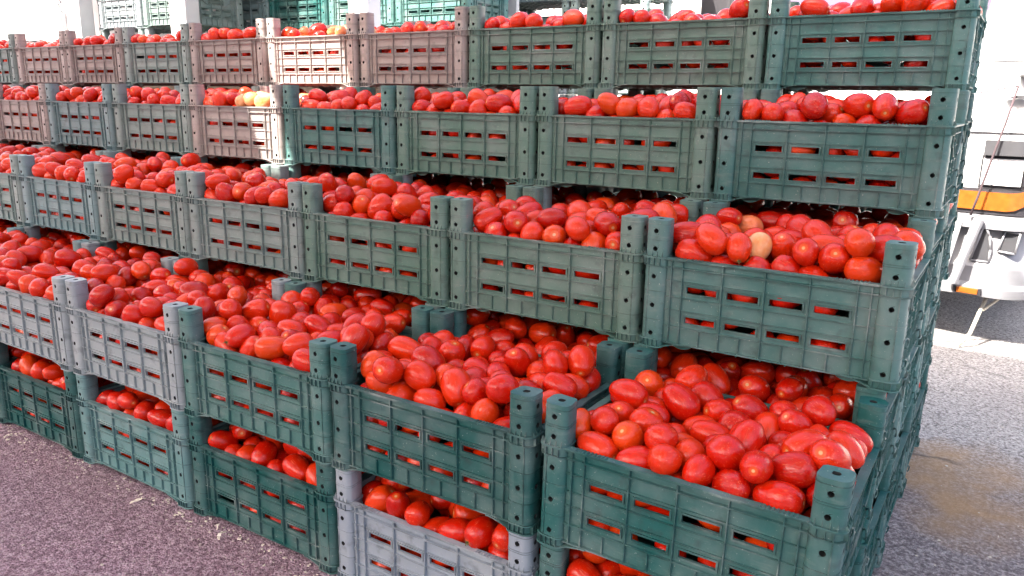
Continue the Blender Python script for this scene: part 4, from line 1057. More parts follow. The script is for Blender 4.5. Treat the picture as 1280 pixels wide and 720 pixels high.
        117, 288, 97, 32, -77, -55, 271, 293, 357, -75, 176, 76, -58, 31, 267, 368, -212, 284, 167, -76, -58, -31, 272, 354, 386, -219, 254, -90, 40, -19, 260, 378, 130, -257, 164, -53, -76, 38, 263, 363, -37, -273, 241, 15, 97, -20, 251, 326,
        330, 290, 187, 75, 21, -63, 264, 286, -150, 285, 259, -57, 53, 63, 256, 371, -179, 181, 308, 35, -93, 10, 254, 386, 233, 285, 226, 20, -92, -33, 252, 303, -256, 273, 259, -34, 94, -2, 261, 361, -341, -270, 253, 14, 99, 2, 274, 357,
        330, -291, 186, -30, -64, -71, 254, 275, -71, 257, 172, -9, -99, 5, 266, 386, 396, 197, 328, -55, -66, -51, 280, 386, 238, -288, 289, 41, -69, 60, 268, 290, -226, 281, 361, -83, -56, -6, 275, 395, -233, -293, 267, 79, 16, -60, 245, 355,
        12, -268, 334, 37, -93, -4, 282, 395, -401, -167, 238, 16, 51, 84, 290, 313, -36, 275, 272, -40, 90, 16, 292, 350, -127, -276, 284, -15, -97, 22, 258, 335, 401, -222, 362, -63, -21, 75, 266, 319, -403, 214, 266, 49, 79, -37, 243, 369,
        123, -288, 316, -63, 74, 25, 256, 308, -110, 256, 347, 11, -88, -46, 263, 342, 405, 223, 220, -31, -4, 95, 271, 292, 307, -181, 321, -62, -78, -5, 269, 371, 59, -257, 243, 11, -98, 16, 244, 293, 239, -102, 294, -63, 6, 78, 281, 365,
        -171, 62, 383, -22, -19, -96, 283, 395, 58, 291, 206, -96, 10, -24, 263, 364, 75, -169, 300, 75, 66, 0, 260, 312, -396, -36, 267, 83, 15, 53, 259, 336, 158, 90, 375, 40, -52, -75, 276, 395, 188, -302, 402, -20, -41, 89, 250, 380,
        -345, -306, 446, 12, -95, -27, 256, 277, 55, 288, 326, -11, -47, 88, 262, 314, -245, -13, 314, -94, 11, -31, 265, 366, 159, 282, 299, -55, -13, -82, 281, 366, 407, 117, 219, 63, 32, 70, 250, 270, -123, -63, 312, -75, 66, 3, 281, 338,
        -75, 1, 388, 45, -41, 79, 262, 315, -266, -42, 411, -34, -86, -38, 270, 373, 187, -187, 358, 76, -62, 16, 291, 395, 394, 94, 376, 76, 63, -12, 256, 371, 317, 190, 405, 5, 89, -45, 277, 361, -285, -175, 385, -28, 87, -41, 284, 370,
        395, 29, 291, -57, -82, 5, 278, 395, 403, -106, 277, 22, -97, 12, 273, 355, -19, 185, 336, 95, 17, 28, 253, 349, -375, 59, 259, -100, 8, 0, 243, 370, 49, 38, 390, 94, -20, -29, 289, 395, -388, -215, 337, 81, 54, -23, 267, 395,
        87, -63, 333, -84, 54, 8, 263, 342, -10, -9, 308, 69, 73, -5, 250, 362, 315, -171, 431, 92, 36, -14, 305, 366, -345, 295, 303, -58, 45, -68, 231, 278, -145, 172, 400, -29, 96, -2, 242, 315, -385, -13, 379, 89, -43, -14, 301, 392,
        -320, 188, 320, 53, 82, -21, 253, 328, 192, -19, 360, -89, -14, 43, 257, 391, 64, 116, 321, 98, 0, 18, 256, 307, 217, 191, 358, 72, 37, -58, 281, 365, -109, -169, 300, 97, -10, 23, 244, 371, 144, 298, 412, 75, -27, 60, 260, 377,
        -147, -76, 413, 98, -14, -13, 247, 358, -406, 114, 339, 28, -89, 35, 259, 310, -316, -286, 353, 84, 52, 12, 253, 350, -334, 295, 405, -16, 92, 36, 253, 349, -100, -292, 379, 95, -22, -21, 255, 370, -404, 221, 369, -26, -71, 65, 270, 292,
        426, 195, 431, -17, 98, 3, 239, 346, -73, 92, 332, -72, 58, 39, 263, 381, -247, 158, 380, -24, 88, 41, 252, 382, 83, -300, 407, -33, -94, 8, 243, 316, 325, -56, 349, -95, 31, -2, 268, 348, 258, 291, 378, -91, 24, 35, 267, 289,
        -16, -113, 366, -43, 89, 13, 290, 348, 301, -284, 381, 65, -26, -72, 295, 395, 339, 287, 302, 45, -76, -47, 273, 295, 84, -142, 393, -48, 87, -5, 238, 257, -92, -185, 403, 67, -72, 16, 278, 361, 416, -25, 404, 18, -70, 69, 258, 392,
        274, 75, 370, 20, -98, 3, 287, 395, -149, 299, 434, -26, -97, 0, 227, 313, -401, -112, 332, -90, 5, -43, 247, 296, -18, 287, 406, -25, -84, -48, 271, 393, -201, -234, 340, -94, -28, -17, 242, 315, -202, -125, 342, -44, 67, -60, 255, 388,
        229, -96, 409, 98, 20, 6, 251, 364, 409, -125, 378, -59, 57, 58, 238, 258, 108, 203, 348, -8, -27, 96, 253, 273, -303, 63, 366, -71, 31, -64, 269, 350, -225, -293, 417, -29, 91, 29, 270, 351, -352, 138, 429, -53, -81, 25, 288, 395,
        ],
    'l2': [398, 211, 84, -50, 85, 19, 263, 395, -292, 270, 85, 41, -91, -10, 270, 392, 68, 288, 89, -37, -27, -89, 277, 299, -388, -220, 84, 92, 39, -9, 267, 369, 197, -288, 84, 97, 24, 10, 272, 354, 398, -223, 83, 94, -21, 26, 259, 311,
        -403, 138, 82, -94, 12, -31, 259, 279, 380, 24, 84, 86, 50, -10, 271, 325, -410, -142, 157, -22, -93, -30, 238, 328, -180, 291, 83, 76, 13, 63, 258, 279, 403, -98, 85, 22, 97, 14, 273, 377, -72, -239, 85, -1, -97, -26, 269, 349,
        -61, 291, 80, -95, 29, -13, 249, 361, -237, -277, 177, 70, -69, -20, 281, 395, 230, 294, 177, -23, -14, 96, 250, 345, 395, 225, 190, -87, -13, -47, 260, 338, -383, 230, 114, 28, 48, -83, 252, 272, 4, 272, 174, -9, -100, 3, 266, 346,
        380, 15, 191, -97, 23, 12, 284, 391, -173, -281, 82, 68, -72, -12, 259, 337, 173, 284, 85, -12, -76, 63, 266, 288, 395, 118, 151, -71, 51, 49, 282, 366, 318, -292, 82, 92, -23, 30, 255, 276, 409, -90, 187, 14, -65, -74, 246, 266,
        -296, -290, 85, -97, 6, 25, 270, 351, 360, -142, 256, 92, -38, -7, 255, 332, -387, 3, 211, -97, 12, 21, 261, 313, 125, 275, 185, -17, -95, -28, 289, 347, -349, -251, 173, -19, -98, 6, 248, 322, -404, -202, 247, -13, 97, -21, 275, 380,
        -402, -26, 104, -15, 62, -77, 283, 395, 119, -272, 167, -32, -95, -6, 281, 365, 25, -288, 104, 40, -9, -91, 281, 388, 326, -277, 181, -62, 77, -13, 260, 377, 146, 285, 360, 33, 91, 24, 254, 304, -327, 285, 189, -56, -67, 49, 284, 306,
        -399, 206, 223, -55, 37, 75, 263, 364, -116, -288, 168, -75, 60, 29, 270, 292, -322, -285, 262, 84, 55, -3, 258, 356, 406, -227, 214, -47, -22, 85, 247, 297, -392, 111, 364, 78, -56, 30, 272, 353, 220, -273, 185, -3, -92, 40, 244, 371,
        404, 220, 303, -14, -59, 80, 269, 323, 323, 285, 256, 62, 21, -76, 289, 376, 395, 106, 268, 46, 84, -29, 298, 395, -380, -234, 346, -97, 12, -20, 239, 287, -100, 273, 171, -33, 91, -25, 257, 373, 221, -147, 327, 91, 1, -42, 298, 395,
        -170, -285, 262, -72, -67, 18, 256, 333, -214, 296, 213, 99, 16, -5, 238, 310, 407, 17, 368, -23, -90, 38, 254, 368, 86, -288, 376, 38, -26, -89, 277, 299, 405, -219, 330, 21, 37, -91, 262, 341, -61, -270, 267, 20, -90, -40, 276, 395,
        -51, 288, 257, 37, 91, -17, 260, 280, -100, -10, 366, -91, -18, -37, 249, 298, 410, -35, 278, -5, -97, -23, 242, 350, -334, -143, 309, 55, -80, 24, 291, 350, 202, -264, 287, 2, -98, 18, 286, 371, -331, 290, 383, 57, -26, 78, 256, 371,
        324, -291, 284, 93, 23, 28, 259, 375, 19, -223, 320, 2, -100, 4, 246, 374, 97, -289, 269, -56, -73, 38, 250, 301, -401, 221, 350, -50, 34, -80, 250, 380, 18, 176, 327, 14, -99, -5, 289, 395, 342, -298, 421, 10, -48, -87, 262, 341,
        -405, 102, 240, 10, 4, 99, 271, 352, -396, 21, 311, 95, -26, -19, 263, 315, 294, -57, 301, -98, 15, 13, 256, 389, -218, -115, 339, -17, -10, 98, 277, 300, 174, 236, 272, -91, -40, 12, 266, 367, 295, -228, 360, 71, 71, -4, 271, 352,
        -322, 173, 298, -8, 98, -20, 282, 395, 405, -119, 341, -68, -12, 73, 245, 294, -146, 289, 302, 10, 12, 99, 265, 317, -120, -282, 364, -47, 59, -65, 276, 381, -398, -69, 373, -70, -7, -71, 293, 316, -55, -194, 395, 67, 59, -45, 265, 365,
        268, 96, 353, 97, 2, 24, 259, 376, 95, 48, 311, -43, 67, 61, 286, 309, 294, 5, 397, -65, 40, 65, 265, 384, 6, 46, 381, -47, -33, -82, 294, 395, 393, 133, 371, -98, -10, -19, 253, 329, -418, 175, 457, -15, 99, 5, 279, 395,
        -197, 2, 310, 59, 66, 47, 276, 331, -277, 292, 293, -94, -14, -32, 254, 386, -15, -297, 412, -1, 68, 73, 277, 299, 105, -173, 349, 15, -94, 30, 247, 341, 137, -305, 470, -12, -94, 33, 266, 287, -52, 294, 352, -87, 43, 23, 230, 299,
        -422, -185, 422, 23, 97, -12, 256, 372, -228, 210, 342, -69, -14, 71, 267, 395, 76, -55, 355, 81, 57, 15, 276, 359, 294, 191, 426, 70, -70, -14, 271, 393, -276, -284, 360, -87, -27, 42, 294, 353, -126, -177, 320, 98, 14, -15, 245, 338,
        188, -251, 392, 18, -98, -8, 269, 395, -422, 30, 415, 57, -50, -65, 237, 308, 230, 192, 345, -25, -83, 49, 252, 272, -202, 296, 396, -95, 10, -30, 255, 387, -298, -185, 407, -79, -59, 13, 269, 371, 49, 276, 387, -22, 88, -42, 262, 361,
        126, 151, 330, -79, -56, 27, 244, 293, -298, -35, 337, 38, -74, -55, 273, 327, 414, 74, 454, -95, -17, 27, 281, 304, -33, -85, 324, -13, 96, -26, 247, 321, -95, 210, 336, 77, 17, -62, 247, 358, -89, 93, 322, 75, 62, -23, 289, 395,
        64, 281, 276, -63, -57, -52, 278, 383, -293, 55, 407, 78, 56, -27, 258, 392, -219, 108, 316, -94, -23, 23, 265, 366, -172, 73, 406, -16, 96, -22, 273, 327, -175, 187, 430, 86, 50, -7, 267, 321, 197, 8, 343, 81, -22, 55, 274, 296,
        -186, -195, 404, -38, -87, -30, 256, 389, -198, -308, 444, -97, 24, 4, 263, 363, 164, 94, 394, -62, -65, -44, 241, 314, 241, 293, 339, 48, -28, 83, 241, 290, 340, 279, 378, -23, -78, -58, 272, 395, -56, 150, 414, 98, 17, 8, 268, 395,
        -212, -38, 418, 98, -2, -20, 286, 395, 305, -112, 396, -62, 78, 0, 268, 370, -105, -104, 398, 60, 8, 79, 262, 380,
        ],
}


def load_fill(key):
    D = FILL_DATA[key]
    return [(D[k] / 2000, D[k + 1] / 2000, D[k + 2] / 2000, D[k + 3] / 100, D[k + 4] / 100, D[k + 5] / 100, D[k + 6] / 1e4, D[k + 7] / 1e4) for k in range(0, len(D), 8)]


FILLS = {k: load_fill(k) for k in FILL_DATA}


# ------------------------------------------------------------------ tomatoes
def tomato_shape(seed, nu, nv):
    """unit plum tomato: long axis z, shoulder dimple at the stem end"""
    r = random.Random(seed)
    tp = r.uniform(-0.2, 0.2)
    a2, p2 = r.uniform(0.0, 0.06), r.uniform(0, 6.28)
    a3, p3 = r.uniform(0.0, 0.045), r.uniform(0, 6.28)
    sq = r.uniform(0.78, 0.95)
    bend = r.uniform(-0.07, 0.07)
    V, LP = [], []
    for j in range(nv + 1):
        t = math.pi * j / nv
        z = math.cos(t)
        rad = math.sin(t) ** sq * (1 + tp * z)
        zz = z - 0.10 * math.exp(-((1 - z) / 0.035)) if z > 0 else z + 0.02 * math.exp(-((1 + z) / 0.02))
        for i in range(nu if 0 < j < nv else 1):
            th = 2 * math.pi * i / nu
            q = rad * (1 + a2 * math.cos(2 * th + p2) + a3 * math.cos(3 * th + p3 + 0.6 * z)) if 0 < j < nv else 0
            V.append((q * math.cos(th) + bend * (1 - z * z), q * math.sin(th), zz))
            LP.append((math.sin(t) * math.cos(th), math.sin(t) * math.sin(th), z))
    F = []
    def ix(j, i):
        if j == 0: return 0
        if j == nv: return len(V) - 1
        return 1 + (j - 1) * nu + i % nu
    for j in range(nv):
        for i in range(nu):
            if j == 0: F.append((ix(0, 0), ix(1, i), ix(1, i + 1)))
            elif j == nv - 1: F.append((ix(j, i), ix(nv, 0), ix(j, i + 1)))
            else: F.append((ix(j, i), ix(j + 1, i), ix(j + 1, i + 1), ix(j, i + 1)))
    return np.array(V), np.array(LP), F


NSH = 8
HI = [tomato_shape(s, 22, 15) for s in range(NSH)]
MD = [tomato_shape(s, 12, 8) for s in range(NSH)]


def tomato_mesh(shape, rnd):
    V, LP, F = shape
    me = bpy.data.meshes.new('plum_tomato')
    me.from_pydata(V.tolist(), [], F)
    at = me.attributes.new('lp', 'FLOAT_VECTOR', 'POINT')
    at.data.foreach_set('vector', LP.ravel())
    ar = me.attributes.new('rnd', 'FLOAT', 'POINT')
    ar.data.foreach_set('value', np.full(len(V), rnd))
    me.materials.append(M_TOM)
    me.polygons.foreach_set('use_smooth', [True] * len(me.polygons))
    return me


# every tomato: matrix, crate index
toms = []
rt = random.Random(5)
for ci, (M, row, tier, i, fill) in enumerate(crates):
    if not fill: continue
    if fill == 'h': key = 'h%d' % ((i * 2 + tier * 3 + 1) % 5)
    else: key = 'l%d' % ((i + tier) % 3)
    fx, fy = rt.choice((-1, 1)), rt.choice((-1, 1))
    if row == 0 and tier == 1 and i == 0: key, fx, fy = 'h1', 1, 1
    for (x, y, z, ax, ay, az, r, l) in FILLS[key]:
        x *= fx; ax *= fx; y *= fy; ay *= fy
        keep = y < -0.118 or (i == 0 and x > 0.17)
        if fill == 'h': keep = keep or z > 0.140
        if fill == 'l': keep = keep or z > 0.150
        if not keep: continue
        if row >= 2 and fill == 'h': # the topmost tiers are not heaped as high
            if z > (0.228 if row == 2 else 0.214): continue
        if (x, y) == (0, 0): continue
        if abs(x) > 0.182 and abs(y) > 0.122 and z > 0.215: continue      # none balanced on the posts
        ax_ = Vector((ax, ay, az)).normalized()
        if rt.random() < 0.5: ax_ = -ax_
        q = ax_.to_track_quat('Z', 'Y') @ Quaternion((0, 0, 1), rt.uniform(0, 6.28))
        T = M @ Matrix.Translation((x, y, z)) @ q.to_matrix().to_4x4() @ Matrix.Diagonal((r * 1.03, r * 1.03, l * 1.01, 1))
        rnd = min(1, max(0, rt.gauss(0.5, 0.24)))
        w = T.translation
        if row == 3 and tier == 4 and z > 0.17 and (-2.50 < w.x < -2.03) and rt.random() < 0.8: rnd = 1.62 + 0.4 * rt.random()  # glare of the sunbeam painted as pale yellow skin
        if row == 2 and tier == 3 and z > 0.17 and (-2.22 < w.x < -2.02) and rt.random() < 0.8: rnd = 1.75  # same sun glare one tier down, also put into the colour
        toms.append([T, ci, rt.randrange(NSH), rnd, (x, y, z)])

# which of them show largest from the camera: cast rays at crates and tomatoes together
bv, bf, owner = [], [], []
off = 0
LO = tomato_shape(3, 9, 6)
LOf = LO[2]
LOv = np.c_[LO[0], np.ones(len(LO[0]))]
for k, t in enumerate(toms):
    P = (np.array(t[0]) @ LOv.T).T[:, :3]
    bv.append(P)
    for f in LOf:
        bf.append([off + a for a in f]); owner.append(k)
    off += len(P)
for ci, (M, row, tier, i, fill) in enumerate(crates):
    A = np.array(M)
    for me in (me_front, me_right, me_rim) + tuple(posts.values()):
        n = len(me.vertices)
        co = np.empty(n * 3)
        me.vertices.foreach_get('co', co)
        P = (A @ np.c_[co.reshape(-1, 3), np.ones(n)].T).T[:, :3]
        bv.append(P)
        for p in me.polygons:
            bf.append([off + a for a in p.vertices]); owner.append(-1)
        off += n
bv = np.concatenate(bv)
tree = BVHTree.FromPolygons([Vector(v) for v in bv.tolist()], bf)
count = np.zeros(len(toms), int)
SW, SH = 512, 288
for py in range(SH):
    for px in range(SW):
        X = (px + .5) / SW * 1280 - 640
        Y = 360 - (py + .5) / SH * 720
        d = (fwd * FPX + rgt * X + upv * Y).normalized()
        h = tree.ray_cast(CAM, d, 12)
        if h[2] is not None and owner[h[2]] >= 0:
            count[owner[h[2]]] += 1
del tree, bv, bf
order = np.argsort(-count)
single = [int(k) for k in order[:300] if count[k] > 0]
sset = set(single)
print('tomatoes', len(toms), 'visible', int((count > 0).sum()), 'smallest single', int(count[single[-1]]))

def to_px(p):
    v = p - CAM
    z = v.dot(fwd)
    return 640 + FPX * v.dot(rgt) / z, 360 - FPX * v.dot(upv) / z


for (qx, qy, qr) in ((958, 298, 1.8), (926, 279, 1.6)):      # two half-ripe ones on the third tier's corner crate
    k = min(single, key=lambda k: (to_px(toms[k][0].translation)[0] - qx) ** 2 + (to_px(toms[k][0].translation)[1] - qy) ** 2)
    toms[k][3] = qr

# the single ones, described crate by crate, in lines counted from the front rim
by = {}
for k in single:
    by.setdefault(toms[k][1], []).append(k)
proto_t = {}
special = {}
NUM = ['first', 'second', 'third', 'fourth', 'fifth', 'sixth', 'seventh', 'eighth', 'ninth', 'tenth', 'eleventh', 'twelfth', 'thirteenth', 'fourteenth', 'fifteenth']
LINE = ['front line', 'second line', 'third line', 'fourth line', 'fifth line', 'sixth line', 'rear line', 'rearmost line']
COLN = ['rightmost {}', 'second {} from right', 'third {} from right', 'fourth {} from right', 'fifth {} from right', 'sixth {} from right', 'seventh {} from right', 'eighth {} from right', 'ninth {} from right', 'tenth {} from right', 'eleventh {} from right']
for ci, ks in by.items():
    M, row, tier, i, fill = crates[ci]
    kind = 'heaped crate' if fill == 'h' else ('crate' if row == 0 else 'covered crate')
    where = COLN[i].format(kind) + ', ' + TIER[tier]
    bands = {}
    for k in ks:
        x, y, z = toms[k][4]
        bn = -1 if z < 0.165 else min(7, max(0, int((y + 0.172) / 0.044)))
        bands.setdefault(bn, []).append(k)
    for bn, kk in bands.items():
        kk.sort(key=lambda k: toms[k][4][0])
        for n, k in enumerate(kk):
            r = toms[k][3]
            T = toms[k][0]
            look = 'yellowish' if r > 1.5 else 'orange-red' if r > 0.74 else 'deep-red' if r < 0.3 else 'red'
            el = T.col[2].xyz.length / T.col[0].xyz.length
            look += '' if r > 1.5 else ''
            ln = 'behind the slots' if bn < 0 else LINE[bn]
            special[k] = f"{look} tomato {NUM[min(n, 14)]} from left in {ln}, {where}"
    for k in ks:
        toms[k].append('tomatoes in the ' + where)
nstem = 0
stem = MB()
stem.tube([(0, 0, 0.90), (0.02, 0, 1.02), (0.08, 0.03, 1.14)], [0.05, 0.035, 0.045], 6)
for q in range(5):
    a = 2 * math.pi * q / 5
    stem.tube([(0.02 * math.cos(a), 0.02 * math.sin(a), 0.93), (0.12 * math.cos(a), 0.12 * math.sin(a), 0.985), (0.20 * math.cos(a), 0.20 * math.sin(a), 1.02)], [0.035, 0.028, 0.008], 5)
stem_me = stem.mesh('stem', [M_STEM], smooth=True)
for k in single:
    T, ci, sh, rnd, p, grp = toms[k]
    key = (sh, int(rnd * 12))
    if key not in proto_t:
        proto_t[key] = tomato_mesh(HI[sh], key[1] / 12 + 0.04)
    o = bpy.data.objects.new('plum_tomato', proto_t[key])
    col.objects.link(o)
    o.matrix_world = T
    o['label'] = special[k]
    o['category'] = 'tomato'
    o['group'] = grp
    axw = T.col[2].xyz.normalized()
    if nstem < 5 and 0.2 < axw.dot((CAM - T.translation).normalized()) < 0.7 and k % 3 == 0:
        put('stem', stem_me, o)
        nstem += 1

# all the rest as one mass
Vs, LPs, Rs, Fs, off = [], [], [], [], 0
loops_tot, loop_start, loop_idx = [], [], []
for k, (T, ci, sh, rnd, p, *_) in enumerate(toms):
    if k in sset: continue
    M, row, tier, i, fill = crates[ci]
    V, LP, F = HI[sh] if count[k] > 25 else MD[sh]
    A = np.array(T)
    P = V @ A[:3, :3].T + A[:3, 3]
    Vs.append(P); LPs.append(LP); Rs.append(np.full(len(P), rnd))
    for f in F: Fs.append(tuple(a + off for a in f))
    off += len(P)
me = bpy.data.meshes.new('tomatoes')
me.from_pydata(np.concatenate(Vs).tolist(), [], Fs)
me.attributes.new('lp', 'FLOAT_VECTOR', 'POINT').data.foreach_set('vector', np.concatenate(LPs).ravel())
me.attributes.new('rnd', 'FLOAT', 'POINT').data.foreach_set('value', np.concatenate(Rs))
me.materials.append(M_TOM)
me.polygons.foreach_set('use_smooth', [True] * len(me.polygons))
put('tomatoes', me, kind='stuff', label='ripe red plum tomatoes filling the rest of the stacked crates', category='tomatoes')


# ------------------------------------------------------------------ white van beside the stack
VE = Vector((-0.986, 0.165, 0)).normalized()
VN = Vector((0.165, 0.986, 0)).normalized()
VP = Vector((0.235, 2.83, -0.02))
VW = 1.75


def V(u, v, z): return VP + VE * u + VN * v + Vector((0, 0, z))


def plan(v0, w, r, v1, n=6):
    """rounded plan outline at one level, counter-clockwise, in (u, v)"""
    P = []
    for (cu, cv, a0) in ((w + r, v0 + r, math.pi), (VW - w - r, v0 + r, 1.5 * math.pi), (VW - w - r, v1 - r, 0), (w + r, v1 - r, .5 * math.pi)):
        for k in range(n + 1):
            a = a0 + math.pi / 2 * k / n
            P.append((cu + r * math.cos(a), cv + r * math.sin(a)))
    return P


def loft(levels, name, mats, cap=True):
    b = MB()
    rings = []
    for (z, v0, w, r, v1) in levels:
        i = len(b.v)
        P = plan(v0, w, r, v1)
        b.v += [tuple(V(u, v, z)) for u, v in P]
        rings.append((i, len(P)))
    for (i, n), (j, _) in zip(rings, rings[1:]):
        for k in range(n):
            b.f.append((i + k, i + (k + 1) % n, j + (k + 1) % n, j + k)); b.m.append(0)
    for i, n in (rings[0], rings[-1]):
        b.f.append(tuple(range(i, i + n))); b.m.append(0)
    return sm(b.mesh(name, mats), 35)


def build_van():
    root = empty('white_van', tuple(V(VW / 2, 2.3, 0)), label='white van parked nose-on behind the right end of the crate stack', category='van')
    inv = Matrix.Translation(root.location).inverted()
    def part(name, me, parent=root):
        o = put(name, me, parent)
        if parent is root: o.matrix_parent_inverse = inv
        return o
    body = part('body', loft([(0.30, 0.10, 0.05, .10, 4.5), (0.58, 0.05, 0.02, .12, 4.58), (0.72, 0.03, 0.01, .13, 4.6), (0.95, 0.05, 0.0, .14, 4.6), (1.12, 0.09, 0.0, .16, 4.6),
                              (1.26, 0.17, 0.01, .18, 4.6), (1.36, 0.34, 0.02, .18, 4.6), (1.42, 0.50, 0.04, .18, 4.6), (1.75, 0.78, 0.08, .18, 4.58), (2.05, 1.02, 0.13, .16, 4.55), (2.16, 1.25, 0.2, .16, 4.5), (2.19, 1.5, 0.3, .16, 4.4)], 'body', [M_WHITE]))
    b = MB()
    q = [(0.42, 0.515, 1.44), (VW - 0.20, 0.515, 1.44), (VW - 0.27, 0.985, 2.02), (0.42, 0.985, 2.02)]
    i = len(b.v)
    b.v += [tuple(V(u, v - .012, z)) for u, v, z in q] + [tuple(V(u, v + .02, z)) for u, v, z in q]
    for f in ((0, 1, 2, 3), (7, 6, 5, 4), (0, 4, 5, 1), (1, 5, 6, 2), (2, 6, 7, 3), (3, 7, 4, 0)):
        b.f.append(tuple(i + a for a in f)); b.m.append(0)
    ws = part('windscreen', b.mesh('windscreen', [M_GLASS]))
    for u in (0.45, 1.05):
        b = MB()
        b.tube([V(u, 0.47, 1.43), V(u + .02, 0.46, 1.46), V(u + .42, 0.60, 1.61)], 0.008, 6)
        b.box(0, 1, 0, 1, 0, 1, T=lambda x, y, z, u=u: V(u + .16 + x * .3, .51 + x * .09 + y * .01 - .01, 1.50 + x * .11 + z * .02))
        part('wiper', b.mesh('wiper', [M_DARK]))
    # bumper: main bar, lip shelf, dark plates for recess shade
    bump = part('bumper', loft([(0.22, 0.02, 0.02, .10, .55), (0.235, -0.05, -0.02, .14, .55), (0.275, -0.055, -0.025, .14, .55), (0.29, -0.02, 0.0, .13, .55), (0.36, -0.03, 0.0, .13, .55),
                                (0.40, 0.0, 0.01, .13, .5), (0.52, 0.01, 0.01, .13, .5), (0.53, -0.03, -0.01, .13, .5), (0.575, -0.03, -0.01, .13, .5), (0.585, 0.03, 0.01, .12, .5)], 'bumper', [M_SILVER]))
    REC = ([(0.222, 0.385), (0.150, 0.385), (0.150, 0.44), (0.160, 0.50), (0.180, 0.535), (0.190, 0.535)], [(0.124, 0.435), (0.060, 0.430), (0.052, 0.52), (0.108, 0.525)])
    for side_ in (0, 1):
        for q_, P in enumerate(REC):
            P = [(VW - u if side_ else u, z) for u, z in P]
            off_ = 0.0 if q_ == 0 else 0.018
            def Tq(x, z, v): return V(x, v + off_ - .012, z)
            b = MB()
            b.prism(P, -0.004, 0.03, 0, Tq)
            o = part('bumper_recess_shade', b.mesh('bumper_recess_shade', [M_GREY]), bump)  # dark plate in place of the shade inside the opening
            b = MB()
            for (p, qq) in zip(P, P[1:] + P[:1]):
                b.tube([Tq(p[0], p[1], -.008), Tq(qq[0], qq[1], -.008)], 0.005, 6)
            part('recess_frame', b.mesh('recess_frame', [M_SILVER], smooth=True), bump)
    b = MB()
    b.tube([V(0.205, -0.05, 0.57), V(0.235, -0.075, 0.42), V(0.262, -0.085, 0.285)], [0.022, 0.02, 0.018], 10)
    part('bumper_bar', sm(b.mesh('bumper_bar', [M_SILVER])), bump)
    b = MB()
    b.tube([V(0.29, -0.03, 0.55), V(0.315, -0.06, 0.36)], [0.02, 0.022], 10)
    part('bumper_bar', sm(b.mesh('bumper_bar', [M_WHITE])), bump)
    for uu in (0.165, VW - 0.26):
        b = MB()
        b.box(uu, uu + .085, -0.066, -0.05, 0.243, 0.268, T=lambda x, y, z: V(x, y, z))
        part('side_marker', b.mesh('side_marker', [M_ORANGE], bevel=.003), bump)
        b = MB()
        b.box(uu - .012, uu - .002, -0.068, -0.05, 0.241, 0.270, T=lambda x, y, z: V(x, y, z))
        b.box(uu + .087, uu + .097, -0.068, -0.05, 0.241, 0.270, T=lambda x, y, z: V(x, y, z))
        part('marker_clip', b.mesh('marker_clip', [M_DARK]), bump)
    # indicators wrap the corner, headlamps, grey moulding
    for s in (0, 1):
        def mu(u): return VW - u if s else u
        def strip(name, m, u0, z0, u1, z1, out, rise=0.0, parent=root, n=10):
            b = MB()
            for k in range(n):
                a, c = u0 + (u1 - u0) * k / n, u0 + (u1 - u0) * (k + 1) / n
                def vv(u): return (0.13 - math.sqrt(max(0, .13 ** 2 - (.13 - u) ** 2)) if u < .13 else 0) + .03
                def up(u): return rise * max(0, (0.12 - u) / 0.12) ** 2
                P = []
                for (u, dz) in ((a, 0), (c, 0)):
                    P += [V(mu(u), vv(u) - out, z0 + up(u)), V(mu(u), vv(u) - out, z1 + up(u) * .5), V(mu(u), vv(u) + .03, z0 + up(u)), V(mu(u), vv(u) + .03, z1 + up(u) * .5)]
                i = len(b.v)
                b.v += [tuple(p) for p in P]
                for f in ((0, 1, 5, 4), (2, 6, 7, 3), (0, 4, 6, 2), (1, 3, 7, 5)) + (((0, 2, 3, 1),) if k == 0 else ()) + (((4, 5, 7, 6),) if k == n - 1 else ()):
                    b.f.append(tuple(i + q for q in f)); b.m.append(0)
            return part(name, sm(b.mesh(name, [m]), 30), parent)
        strip('indicator_lens', M_ORANGE, 0.028, 0.606, 0.34, 0.684, 0.022, 0.10)
        strip('indicator_housing', M_DARK, 0.004, 0.588, 0.37, 0.697, 0.012)
        strip('headlamp', M_LAMP, 0.085, 0.715, 0.235, 0.828, 0.016)
        strip('headlamp_seal', M_DARK, 0.075, 0.700, 0.245, 0.840, 0.004)
        strip('headlamp_surround', M_DARK, 0.012, 0.715, 0.08, 0.83, 0.014)
        strip('body_moulding', M_GREY, 0.01, 0.842, 0.235, 0.905, 0.036)
    b = MB()
    for k in range(7):
        b.box(0.42, VW - .42, 0.012, 0.035, 0.63 + .038 * k, 0.65 + .038 * k, T=lambda x, y, z: V(x, y, z))
    b.box(0.40, VW - .40, 0.03, 0.06, 0.61, 0.91, T=lambda x, y, z: V(x, y, z))
    part('grille', b.mesh('grille', [M_DARK]))
    for (z, a, c) in ((1.075, 0.05, 0.2), (1.165, 0.06, 0.17)):
        b = MB()
        b.prism([(a, z), (c, z + .006), (c - .05, z + .018), (a, z + .012)], 0.04, 0.08 + (z > 1.1) * .05, 0, lambda x, y, zz: V(x, zz - .008, y))
        part('bonnet_shadow_streak', b.mesh('bonnet_shadow_streak', [M_GREY]))  # grey sliver standing for a shadow streak on the bonnet
    for z in (0.935, 1.235):
        b = MB()
        P = plan({0.935: 0.048, 1.235: 0.150}[z] - .004, 0.0 if z < 1 else 0.006, .14 if z < 1 else .175, 4.62)
        b.tube([V(u, v, z) for u, v in P[:14]], 0.0035, 5)
        part('panel_seam', b.mesh('panel_seam', [M_DARK]))
    b = MB()
